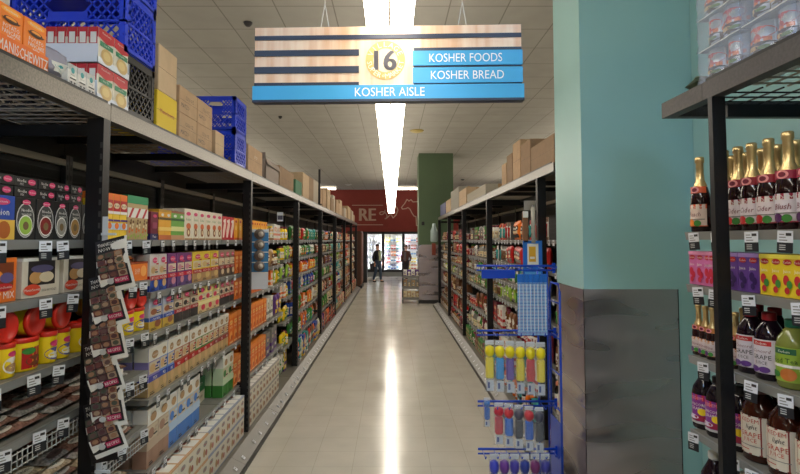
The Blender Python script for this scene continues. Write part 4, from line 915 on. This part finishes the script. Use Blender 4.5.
y = 7.42; i = 0
names = ['short','tall','narrow','wide','squat','plain','taped','pale','dark','small','large','worn','square','upright','low','brown','beige','dusty']
while y < 19.0:
    D = R.uniform(.35,.6); H = R.uniform(.22,.46); z0 = ZT
    if i == 0: D, H = .5, .22
    ship(1.285+R.uniform(0,.03), y, .42, D, z0, H, pal_[i % 5] if i else M((70,120,90),.7), f"{names[i % 18]} storage carton, {['first','second','third','fourth','fifth','sixth','seventh','eighth','ninth','tenth','eleventh','twelfth','thirteenth','fourteenth','fifteenth','sixteenth','seventeenth','eighteenth','nineteenth','twentieth','twenty-first','twenty-second','twenty-third','twenty-fourth','twenty-fifth','twenty-sixth'][i]} past the wide brown one, left top deck", tape=i % 2 == 0)
    y += D+R.uniform(.02,.16); i += 1
# black pole standing up from the left deck
o = MB().tube([(0,0,0),(0,0,.62)], .02, BLK, 10).lathe([(.05,0),(.05,.012),(.02,.02)], BLK, 12).build('signal_pole', None, (-1.20-.06, 1.26*F/(VX-319), ZT)); tag(o, 'thin black pole rising from the left top deck among cartons', 'pole')
# right top deck cartons
rs = [(515,530,.30,CARD2),(500,513,.33,CARD2),(505,512,.2,CARD),(480,497,.30,M((150,134,112),.8)),]
def rship(p0, p1, H, m, label, W=.4, x1=1.29):
    y1 = x1*F/(p0-VX); y0 = x1*F/(p1-VX); ship(x1, y0, W, y1-y0-.02, ZT, H, m, label, side=1)
rship(529, 552, .235, CARD2, 'dark brown carton on the right top deck nearest the teal column', .5)
rship(519, 528.5, .33, CARD2, 'tall brown carton with an open flap second from the teal column')
rship(511, 518.5, .40, CARD, 'tallest brown carton third from the teal column, right top deck')
rship(505, 510.5, .32, CARD2, 'brown carton fourth from the teal column, right top deck')
rship(500, 504.5, .26, CARD, 'slim brown carton fifth from the teal column, right top deck')
rship(466, 484, .16, M((176,168,152),.8), 'long pale grey carton beyond the brown ones, right top deck')
rship(458, 465, .30, CARDL, 'small beige carton beyond the long pale one, right top deck', .4)
rship(450, 457.5, .42, M((160,156,146),.8), 'tall grey carton near the far end of the right top deck')
rship(445, 449.5, .30, CARDL, 'beige carton at the far end of the right top deck')
rship(439.5, 444.5, .30, c(40,50,110,.5), 'dark blue carton last on the right top deck beside the green column')
# ================================================================== RECIPE BOOKLETS on a clip strip
DG = c(28,28,32,.35)
def booklet(x, y, z, rz, tx, h, w, label, front=True):
    b = MB(); n = 8
    def P(xx, zz, e): v = zz/h; return (xx, -.03*math.sin(v*PI*.9)+.012*math.sin(v*6)*(xx/w)-e, zz)
    for e, m in ((0, WH), (.0035, WH)):
        pass
    vs = [P(-w/2+w*i/4, h*j/n, k) for k in (0, -.004) for j in range(n+1) for i in range(5)]
    fs = []
    for k in range(2):
        o_ = k*(n+1)*5
        for j in range(n):
            for i in range(4): a = o_+j*5+i; fs.append((a, a+1, a+6, a+5) if k == 0 else (a+5, a+6, a+1, a))
    b.add(vs, fs, WH if front else DG, True)
    b.decal(P, [('r',.0,.08,.93,1,DG)], w, h, .0012)
    dec = [('t','THANKSGIVING',.47,.9,.07,WH,.8),('t','NOW',.3,.8,.07,WH,.4)]
    fc = [c(104,62,54),c(150,112,84),c(80,46,50),c(72,76,62),c(160,136,112),c(92,70,66)]
    rr = random.Random(int(z*100))
    for j in range(4):
        for i in range(3): dec.append(('r',.06+.28*i,.24+.12*j,.06+.28*i+.26,.24+.12*j+.11,fc[(i*2+j*3) % 6])); dec.append(('o',.19+.28*i,.295+.12*j,.09,.04,fc[(i*2+j*3+rr.randint(1,5)) % 6]))
    dec += [('r',.48,.12,.9,.22,c(170,30,80)),('t','RECIPES',.69,.17,.05,WH,.36),('o',.36,.17,.1,.05,LGRY)]
    if front: b.decal(P, dec, w, h, .0022)
    else: b.decal(P, dec[:2], w, h, .0022)
    o = b.build('recipe_booklet', None, (x, y, z), rz); o.rotation_euler = (-.22, tx, rz); tag(o, label, 'booklet')
cs = MB(); cs.box(-.012,.012,-.002,0,0,1.15,c(200,205,210,.3))
for k in range(7): cs.box(-.012,.05,-.012,-.002,.08+.165*k,.09+.165*k,c(200,205,210,.3))
o = cs.build('clip_strip', None, (-1.225, 2.288, .72)); tag(o, 'clear clip strip holding recipe booklets on the second left post', 'clip strip')
ORDB = ['topmost','second highest','third highest','third lowest','second lowest','lowest']
for i, (px, y1) in enumerate(((116,290),(111,326),(110,359),(109,391),(111,424),(113,449))):
    Yb = 2.24; z = EYE+(240-y1)/F*Yb
    booklet((px+5-VX)/F*Yb, Yb-.012*0, z, .12, -.25+.02*i*(-1)**i, .225, .13, f'black recipe booklet with food pictures, {ORDB[i]} of the front hanging ones')
    booklet((px-2-VX)/F*(Yb+.03), Yb+.03, z-.045, -.15, -.22, .2, .115, f'black recipe booklet tucked behind the {ORDB[i]} front booklet', False)
# ================================================================== blue clip card in the third left bay
Yc = 5.02; t = empty('display_card', (-1.24, Yc, EYE+(240-289)/F*Yc), 'tall white and blue hanging display card with four round pictures', 'display card', None, .35)
b = MB(); b.box(-.085,.085,0,.006,0,.56,c(206,214,226)); b.decal(flat(0),[('r',0,.27,1,.97,c(50,120,176))]+[('r',0,.27+.17*i,1,.285+.17*i,WH) for i in range(5)],.17,.56); b.build('card', t)
for i in range(4):
    q = MB().lathe([(.05,0),(.05,.012),(.042,.02)], c(110,104,100,.3), 14, (0,-.02,.215+.1*i), 'y'); q.lathe([(.025,-.012),(.02,-.004)], c(196,190,180), 12, (.01,-.02,.215+.1*i), 'y'); q.build('round_pouch', t)
# small shelf talker signs above the third bay
for i, px in enumerate((276, 288)):
    pass
o = MB().box(-.035,.035,0,.003,0,.11,c(214,220,232)).box(-.03,.03,-.001,0,.02,.07,c(90,90,110)).build('shelf_talker', None, (-1.32, 1.33*F/(VX-279), 1.99)); tag(o, 'small pale shelf talker card above eye-level shelf, third left bay', 'sign card')
# ================================================================== BLUE WIRE RACK of kitchen tools
BW = c(18,70,190,.35); Yr = 3.72
t = empty('wire_display_rack', (.86, Yr, 0), 'blue wire display rack of brushes standing before the teal column', 'display rack')
def X(px, Y=Yr): return (px-VX)/F*Y-.86
def Zp(py, Y=Yr): return EYE+(240-py)/F*Y
b = MB()
for x in (.20, .27):
    b.tube([(x,.18,.02),(x,.18,1.55)], .007, BW, 6)
b.tube([(.20,.18,1.55),(.27,.18,1.55)], .007, BW, 6)
b.build('back_grid', t)
b = MB()
b.tube([(.275,-.09,.02),(.275,-.09,1.42),(.275,-.06,1.47),(.275,.1,1.47),(.275,.14,1.42),(.275,.14,.02)], .008, BW, 8)
for zz in (.35,.62,.86,1.1,1.34): b.tube([(.275,-.09,zz),(.275,.14,zz)], .005, BW, 6)
b.build('side_frame', t)
MB().box(.268,.276,-.085,.135,.05,.54,BW).build('side_panel', t)
b = MB(); b.box(-.26,.28,-.1,.2,.0,.05,BW); b.build('base', t)
rows = [(Zp(270),'upper'),(Zp(334),'middle'),(Zp(403),'lower'),(Zp(449),'lowest')]
for zz, nm in rows:
    b = MB(); b.tube([(-.27,-.0,zz+.03),(.272,-.0,zz+.03)], .008, BW, 6); b.tube([(-.27,-.0,zz),(.272,-.0,zz)], .006, BW, 6); b.box(.255,.275,-.004,.004,zz-.02,zz+.05,BW)
    for i in range(7):
        x = -.24+.08*i; b.tube([(x,.0,zz+.02),(x,-.13,zz+.015),(x,-.145,zz+.035)], .0035, BW, 5)
    b.build('hook_bar', t)
MB().box(X(481), X(514), -.02, -.005, Zp(278), Zp(270), BW).build('price_channel', t)
# upper row: patterned straw packs
for i in range(8):
    px = 514.5+3.55*i; x = X(px)+.86; h = Zp(274)-Zp(331); w = .0215
    b = MB(); b.box(-w/2,w/2,-.012,.0,0,h,c(146,184,222,.3))
    for q in range(16): b.box(-w/2-.0004,w/2+.0004,-.0126,0,h*(.03+q*.055),h*(.03+q*.055)+.006,c(90,140,206) if q % 2 else c(140,150,206))
    b.box(-w/2-.001,w/2+.001,-.014,-.002,h*.88,h*1.02,c(40,110,200,.3))
    for q in range(5): b.box(-.002,.002,-.0128,-.0126,.03,h*.85,WH) if q == 0 else None
    o = b.build('straw_pack', None, (x, Yr-.115+.002*(i % 2), Zp(331)), 0); tag(o, 'slim blue and white patterned straw pack on the upper rack row', 'straw pack', 'straw packs on the upper rack row')
def crk(nt, p):
    n = nt.nodes.new('ShaderNodeTexNoise'); n.inputs['Scale'].default_value = 45; n.inputs['Detail'].default_value = 3; tc = nt.nodes.new('ShaderNodeTexCoord'); nt.links.new(tc.outputs['Object'], n.inputs[0])
    b = nt.nodes.new('ShaderNodeBump'); b.inputs['Strength'].default_value = 1; b.inputs['Distance'].default_value = .02; nt.links.new(n.outputs['Fac'], b.inputs['Height']); nt.links.new(b.outputs[0], p.inputs['Normal'])
    p.inputs['Base Color'].default_value = (.8,.85,.9,1); p.inputs['Roughness'].default_value = .12; p.inputs['Alpha'].default_value = .14; p.inputs['Specular IOR Level'].default_value = 1
CRINK = nodemat('crinkled_clear_film', crk)
def tool(px, py0, py1, head, hand, label, Y=Yr-.1, kindn='dish_brush', group=None, wpx=10.5, film=True, hf=.35):
    h = (py1-py0)/F*Y; x = (px-VX)/F*Y; z = EYE+(240-py1)/F*Y; w = wpx/F*Y
    t = empty(kindn, (x, Y, z), label, 'brush', group, 0)
    MB().bevbox(-w*.36,w*.36,-.018,.018,0,h*(1-hf),hand,.008).build('handle', t)
    q = MB().lathe([(w*.2,-.004),(w*.40,.016),(w*.46,h*hf*.5),(w*.40,h*hf*.85),(w*.12,h*hf)], head, 12, (0,0,h*(1-hf))); q.build('brush_head', t)
    if film:
        q = pillow(MB(), w*1.02, .045, h*1.55, CRINK, [], seed=int(px)); q.xf(Matrix.Translation((0,-.023,-h*.42))); q.build('clear_pouch', t)
        q = MB().box(-w*.4,w*.4,-.002,.001,h*1.02,h*1.16,c(206,210,216)); q.build('header_card', t)
        MB().box(-w*.3,w*.36,-.004,-.002,-h*.38,-h*.06,c(196,204,214)).box(-w*.2,w*.0,-.0046,-.004,-h*.3,-h*.12,c(70,90,150)).build('backing_slip', t)
    return t
yl = c(236,216,24)
for i, (hc, nm) in enumerate(((yl,'yellow'),(c(40,150,220),'sky blue'),(c(96,60,160),'violet'),(yl,'second yellow'),(c(200,40,48),'red'),(yl,'third yellow'))):
    tool(488.5+10.1*i, 344+1.2*i*.4, 376+.8*i, yl, hc, f'yellow headed dish brush with {nm} handle from the left, middle rack row')
for i, (hd, hc, nm) in enumerate(((c(196,40,60),c(200,44,60),'red'),(c(206,60,70),c(30,110,210),'blue'),(c(80,80,96),c(52,52,60),'black'),(c(206,60,70),c(36,100,200),'second blue'),(c(80,80,96),c(52,52,60),'second black'))):
    tool(497+9.9*i, 404+2*i*.6, 430+1.8*i, hd, hc, f'packed scrubbing brush with {nm} handle from the left, lower rack row')
tool(485.5, 398, 416, c(40,110,190), c(30,100,190), 'small blue brush hanging alone at the left of the lower rack row', wpx=7)
for i, (hd, nm) in enumerate(((c(60,70,190),'royal blue'),(c(110,60,150),'violet'),(c(70,60,160),'indigo'),(c(40,60,150),'navy'),(c(120,50,110),'plum'),(c(60,60,140),'dark blue'))):
    tool(492+10*i, 455, 492, hd, c(90,90,150), f'{nm} headed brush in clear pack on the lowest rack row')
# sign card and tall goods clipped on the right unit post above the rack
Y2 = 4.2
def at(px, py, Y): return ((px-VX)/F*Y, Y, EYE+(240-py)/F*Y)
p = at(532.5, 277, Y2); b = MB(); b.box(-.075,.075,0,.01,0,.285,c(40,110,200,.35)); b.decal(flat(0),[('r',.22,.3,.8,.92,WH),('r',.3,.42,.66,.84,c(226,170,40)),('t','SALE',.48,.62,.1,WH,.3) if 0 else ('r',.36,.5,.6,.56,WH),('r',.08,.06,.9,.14,LBLU)],.15,.285)
o = b.build('hanging_card', None, p); tag(o, 'blue card with a yellow panel hanging above the wire rack', 'sign card')
p = at(527, 243, Y2); o = MB().bevbox(-.03,.012,0,.03,0,.25,c(134,90,58)).box(-.03,.012,-.001,0,.2,.25,WH).build('wooden_board_pack', None, p); tag(o, 'narrow brown wooden board pack above the hanging blue card', 'wooden board')
p = at(533.5, 243, Y2); o = MB().tube([(0,0,0),(0,0,.28)], .017, c(176,172,160,.2), 10).tube([(0,0,.25),(0,0,.3)], .008, GRY, 8).build('clear_tube_pack', None, p); tag(o, 'pale clear tube pack beside the brown board above the rack', 'tube pack')
p = at(531, 206, 4.9); o = MB().box(-.06,.06,0,.004,-.04,.05,c(172,170,160)).build('aisle_flag_card', None, p); tag(o, 'plain grey card hanging under the right deck beside the post', 'sign card')
# bottle held by clip at the far end of the right run
p = at(436, 243, 14.6); o = MB().lathe([(.08,0),(.1,.02),(.1,.3),(.05,.42),(.04,.5)], c(170,190,190,.2), 14).build('hanging_bottle', None, (1.15, 14.45, 1.72)); tag(o, 'pale plastic bottle hung at the far end of the right run', 'bottle')
o = MB().bevbox(-.05,.05,-.05,.05,0,.32,c(140,60,40)).build('hanging_pouch', None, (1.14, 14.45, 1.36)); tag(o, 'reddish pouch hanging below the pale bottle at the far right end', 'pouch')
# ================================================================== end of the left run: wooden end stand and black post
t = empty('wooden_end_stand', (-1.13, 19.7, 0), 'reddish brown wooden end stand closing the left run', 'display stand')
WD = M((104,62,38),.5,noise=(8,.15)); WD2 = M((74,44,30),.5,noise=(8,.15))
MB().box(-.5,.0,0,1.3,.1,2.1,WD2).build('cabinet', t)
for i in range(4): MB().box(-.02,.03,.02+.32*i,.28+.32*i,.16,2.05,WD).build('door_panel', t)
MB().box(-.5,.05,0,1.3,0,.1,BLK).build('plinth', t)
o = MB().box(-.42,0,0,.6,0,2.02,c(24,22,22)).box(-.44,.02,-.02,.62,2.02,2.06,BLK).build('black_cabinet', None, (-1.02, 22.3, 0)); tag(o, 'tall black cabinet between the left run and the coolers', 'cabinet')
# ================================================================== display stand of packed goods by the green column
ds = empty('snack_display_stand', (.58, 15.25, 0), 'narrow wire stand of brown snack packs beside the green column', 'display stand')
b = MB()
for x in (-.26,.2):
    for y in (-.2,.2): b.tube([(x,y,0),(x,y,.98)], .015, BLK, 6)
b.build('frame', ds)
LVD = [.12,.42,.72]
for zz in LVD: MB().box(-.27,.21,-.21,.21,zz-.02,zz,c(90,84,76)).box(-.27,.21,-.22,-.21,zz-.02,zz+.05,GRY).build('shelf', ds)
ks = [['tan','cream'],['grey','tan'],['purple','white'],['brown','grey'],['red','brown']]
for i, zz in enumerate(LVD):
    for q in range(4):
        k = g_bag(*(ks[i] if q % 2 else ks[i][::-1]), .22, .11); put(k, .58-.2+.115*q, 15.06, zz+.001, R.uniform(-.2,.2), f"on {['lowest','middle','highest'][i]} shelf of the snack stand")
# second shopper beyond the stand and the man in the dark jacket: see figure()
def skin(name, verts, edges, radii, m, parent, sub=2, root=0):
    me = bpy.data.meshes.new(name); me.from_pydata([Vector(v) for v in verts], edges, []); o = bpy.data.objects.new(name, me); C.objects.link(o)
    md = o.modifiers.new('s', 'SKIN'); md.use_smooth_shade = True
    for i, r in enumerate(radii):
        sv = me.skin_vertices[0].data[i]; sv.radius = (r, r) if not isinstance(r, tuple) else r; sv.use_root = (i == root)
    s2 = o.modifiers.new('d', 'SUBSURF'); s2.levels = sub; s2.render_levels = sub
    dg = bpy.context.evaluated_depsgraph_get(); ev = o.evaluated_get(dg); me2 = bpy.data.meshes.new_from_object(ev); me2.name = name
    bpy.data.objects.remove(o); me2.materials.clear(); me2.materials.append(m)
    for p_ in me2.polygons: p_.use_smooth = True
    return link(name, me2, parent)
SK = c(190,140,112,.5)
def figure(x, y, H, rz, label, jacket, trouser, hair, shirt, stride=.12, bagside=1, rest=True):
    t = empty('person', (x, y, 0), label, 'person', None, rz); s = H/1.75
    # local: faces -Y
    V = {'pel':(0,0,.95),'wst':(0,0,1.08),'chs':(0,.0,1.28),'nck0':(0,.01,1.44),'nck':(0,0,1.52),'hd':(0,-.01,1.62),'hd2':(0,-.01,1.70)}
    V.update({'hL':(.09,0,.92),'kL':(.10,-.03-stride*.6,.50),'aL':(.10,.0-stride,.09),'tL':(.11,-.14-stride,.035),'hR':(-.09,0,.92),'kR':(-.10,-.02+stride*.3,.50),'aR':(-.10,.04+stride,.09),'tR':(-.11,-.10+stride,.035)})
    V.update({'sL':(.17,0,1.40),'eL':(.23,.05,1.13),'wL':(.23,-.10,.92),'sR':(-.17,0,1.40),'eR':(-.24,.06,1.12),'wR':(-.25,-.02,.88)})
    rd = {'pel':.115,'wst':.115,'chs':.135,'nck0':.07,'nck':.05,'hd':.085,'hd2':.07,'hL':.085,'kL':.058,'aL':.036,'tL':.032,'hR':.085,'kR':.058,'aR':.036,'tR':.032,'sL':.055,'eL':.042,'wL':.026,'sR':.055,'eR':.042,'wR':.026}
    E = [('pel','wst'),('wst','chs'),('chs','nck0'),('nck0','nck'),('nck','hd'),('hd','hd2'),('pel','hL'),('hL','kL'),('kL','aL'),('aL','tL'),('pel','hR'),('hR','kR'),('kR','aR'),('aR','tR'),('chs','sL'),('sL','eL'),('eL','wL'),('chs','sR'),('sR','eR'),('eR','wR')]
    ks_ = list(V); iv = {k: i for i, k in enumerate(ks_)}; sv = lambda k: tuple(q*s for q in V[k])
    skin('body', [sv(k) for k in ks_], [(iv[a], iv[b3]) for a, b3 in E], [rd[k]*s for k in ks_], SK, t)
    def sub(name, keys, grow, m, ed, shift=(0,0,0)):
        iv2 = {k: i for i, k in enumerate(keys)}
        return skin(name, [tuple(a+b3*s for a, b3 in zip(sv(k), shift)) for k in keys], [(iv2[a], iv2[b3]) for a, b3 in ed], [(rd[k]+grow)*s for k in keys], m, t)
    V['cL'] = tuple(a*.85+b3*.15 for a, b3 in zip(V['wL'], V['eL'])); V['cR'] = tuple(a*.85+b3*.15 for a, b3 in zip(V['wR'], V['eR'])); rd['cL'] = rd['cR'] = .03
    V['hem'] = (0,0,.86); rd['hem'] = .13
    sub('jacket', ['wst','hem','chs','nck0','sL','eL','cL','sR','eR','cR'], .02, jacket, [('wst','hem'),('wst','chs'),('chs','nck0'),('chs','sL'),('sL','eL'),('eL','cL'),('chs','sR'),('sR','eR'),('eR','cR')])
    sub('trousers', ['pel','hL','kL','aL','hR','kR','aR'], .016, trouser, [('pel','hL'),('hL','kL'),('kL','aL'),('pel','hR'),('hR','kR'),('kR','aR')])
    for sd in ('L', 'R'):
        skin('shoe', [tuple(q*s for q in (V['a'+sd][0], V['a'+sd][1]+.03, .045)), tuple(q*s for q in (V['t'+sd][0], V['t'+sd][1]-.03, .035))], [(0,1)], [.048*s, .038*s], c(40,26,22), t)
        w_ = Vector(V['w'+sd])*s; sg_ = 1 if sd == 'L' else -1
        hv = [w_, w_+Vector((0,-.01,-.08))*s]; he = [(0,1)]; hr = [.024*s,.03*s]
        for f in range(4):
            base = w_+Vector((0,-.035+.022*f,-.09))*s; hv += [base, base+Vector((-.004*sg_,-.004,-.04-.006*(f in (1,2))))*s, base+Vector((-.02*sg_,-.006,-.07-.008*(f in (1,2))))*s]
            i0 = len(hv)-3; he += [(1,i0),(i0,i0+1),(i0+1,i0+2)]; hr += [.010*s,.009*s,.008*s]
        hv += [w_+Vector((0,-.045,-.045))*s, w_+Vector((-.01*sg_,-.07,-.08))*s]; he += [(0,len(hv)-2),(len(hv)-2,len(hv)-1)]; hr += [.012*s,.009*s]
        skin('hand', hv, he, hr, SK, t, 1)
    # hair cap, face
    b = MB(); hc = Vector((0,.012,1.655))*s; n = 14; vs = []; fs = []
    for j in range(7):
        for i in range(n):
            a = 2*PI*i/n; ph = j/6*1.75; rr_ = math.sin(ph); fr = max(0, -math.sin(a))
            zz = math.cos(ph) if ph < 1.2 else math.cos(ph)*(1-.9*fr)+.25*fr
            vs.append((hc.x+.083*s*rr_*math.cos(a), hc.y+.098*s*rr_*math.sin(a), hc.z+.098*s*zz))
    for j in range(6):
        for i in range(n): fs.append((j*n+i, j*n+(i+1) % n, (j+1)*n+(i+1) % n, (j+1)*n+i))
    b.add(vs, fs, hair, True); b.build('hair', t)
    b = MB()
    for sx_ in (-1, 1):
        b.lathe([(.001,-.006),(.012,0),(.001,.004)], WH, 8, (sx_*.03*s, -.09*s, 1.645*s), 'y'); b.lathe([(.001,-.009),(.006,-.005)], BLK, 8, (sx_*.03*s, -.09*s, 1.645*s), 'y')
    b.build('eyes', t)
    MB().add([(0,-.085*s,1.65*s),(-.014*s,-.088*s,1.60*s),(.014*s,-.088*s,1.60*s),(0,-.122*s,1.605*s)], [(0,1,3),(0,3,2),(1,2,3)], SK).build('nose', t)
    MB().box(-.025*s,.025*s,-.094*s,-.08*s,1.573*s,1.580*s,c(150,70,66)).build('mouth', t)
    for sx_ in (-1, 1): MB().lathe([(.001,-.01*s),(.026*s,-.004*s),(.022*s,.006*s),(.001,.01*s)], SK, 10, (0,0,0), 'z').xf(Matrix.Translation((sx_*.088*s,0,1.63*s)) @ Matrix.Rotation(PI/2, 4, 'Y')).build('ear', t)
    b = MB().box(-.05*s,.05*s,-.163*s,-.10*s,.98*s,1.42*s,shirt); b.build('shirt_front', t)
    return t
Ym = 22.6
figure((377.5-VX)/F*Ym, Ym, 1.60, .95, 'person in dark jacket and jeans walking before the cooler doors', c(10,11,18,.8), c(50,66,86,.8), c(52,34,24,.7), c(176,180,150,.8))
figure((406-VX)/F*23.2, 23.2, 1.55, -.4, 'person in dark patterned coat and dark trousers behind the snack stand', c(92,58,50,.8), c(44,40,46,.8), c(92,46,30,.7), c(110,100,104,.8), stride=.16)
tb = MB().bevbox(-.14,.14,-.05,.05,0,.26,c(30,30,36,.6)).tube([(-.07,0,.26),(-.06,0,.34),(.06,0,.34),(.07,0,.26)], .008, BLK, 6)
o = tb.build('tote_bag', None, ((373.5-VX)/F*Ym, Ym-.05, .52), .9); tag(o, 'dark tote bag carried by the person in jeans', 'bag')
# ================================================================== CAMERA, WORLD, OUTPUT
cd = bpy.data.cameras.new('camera'); cam = bpy.data.objects.new('camera', cd); C.objects.link(cam)
PIT = math.radians(2.9); cam.location = (0, 0, EYE); cam.rotation_euler = (PI/2+PIT, 0, 0)
cd.sensor_width = 36; FF = F*math.cos(PIT); cd.lens = FF/800*36
cd.shift_x = (400-VX)/800; cd.shift_y = -(237+FF*math.tan(PIT)-240)/800
cd.clip_start = .05; cd.clip_end = 200
bpy.context.scene.camera = cam
w = bpy.data.worlds.new('World'); bpy.context.scene.world = w; w.use_nodes = True
w.node_tree.nodes['Background'].inputs[0].default_value = (1,.97,.92,1); w.node_tree.nodes['Background'].inputs[1].default_value = .05
sc = bpy.context.scene; sc.view_settings.view_transform = 'Standard'; sc.view_settings.look = 'None'; sc.view_settings.gamma = 1; sc.view_settings.exposure = -0.14; sc.view_settings.use_curve_mapping = False
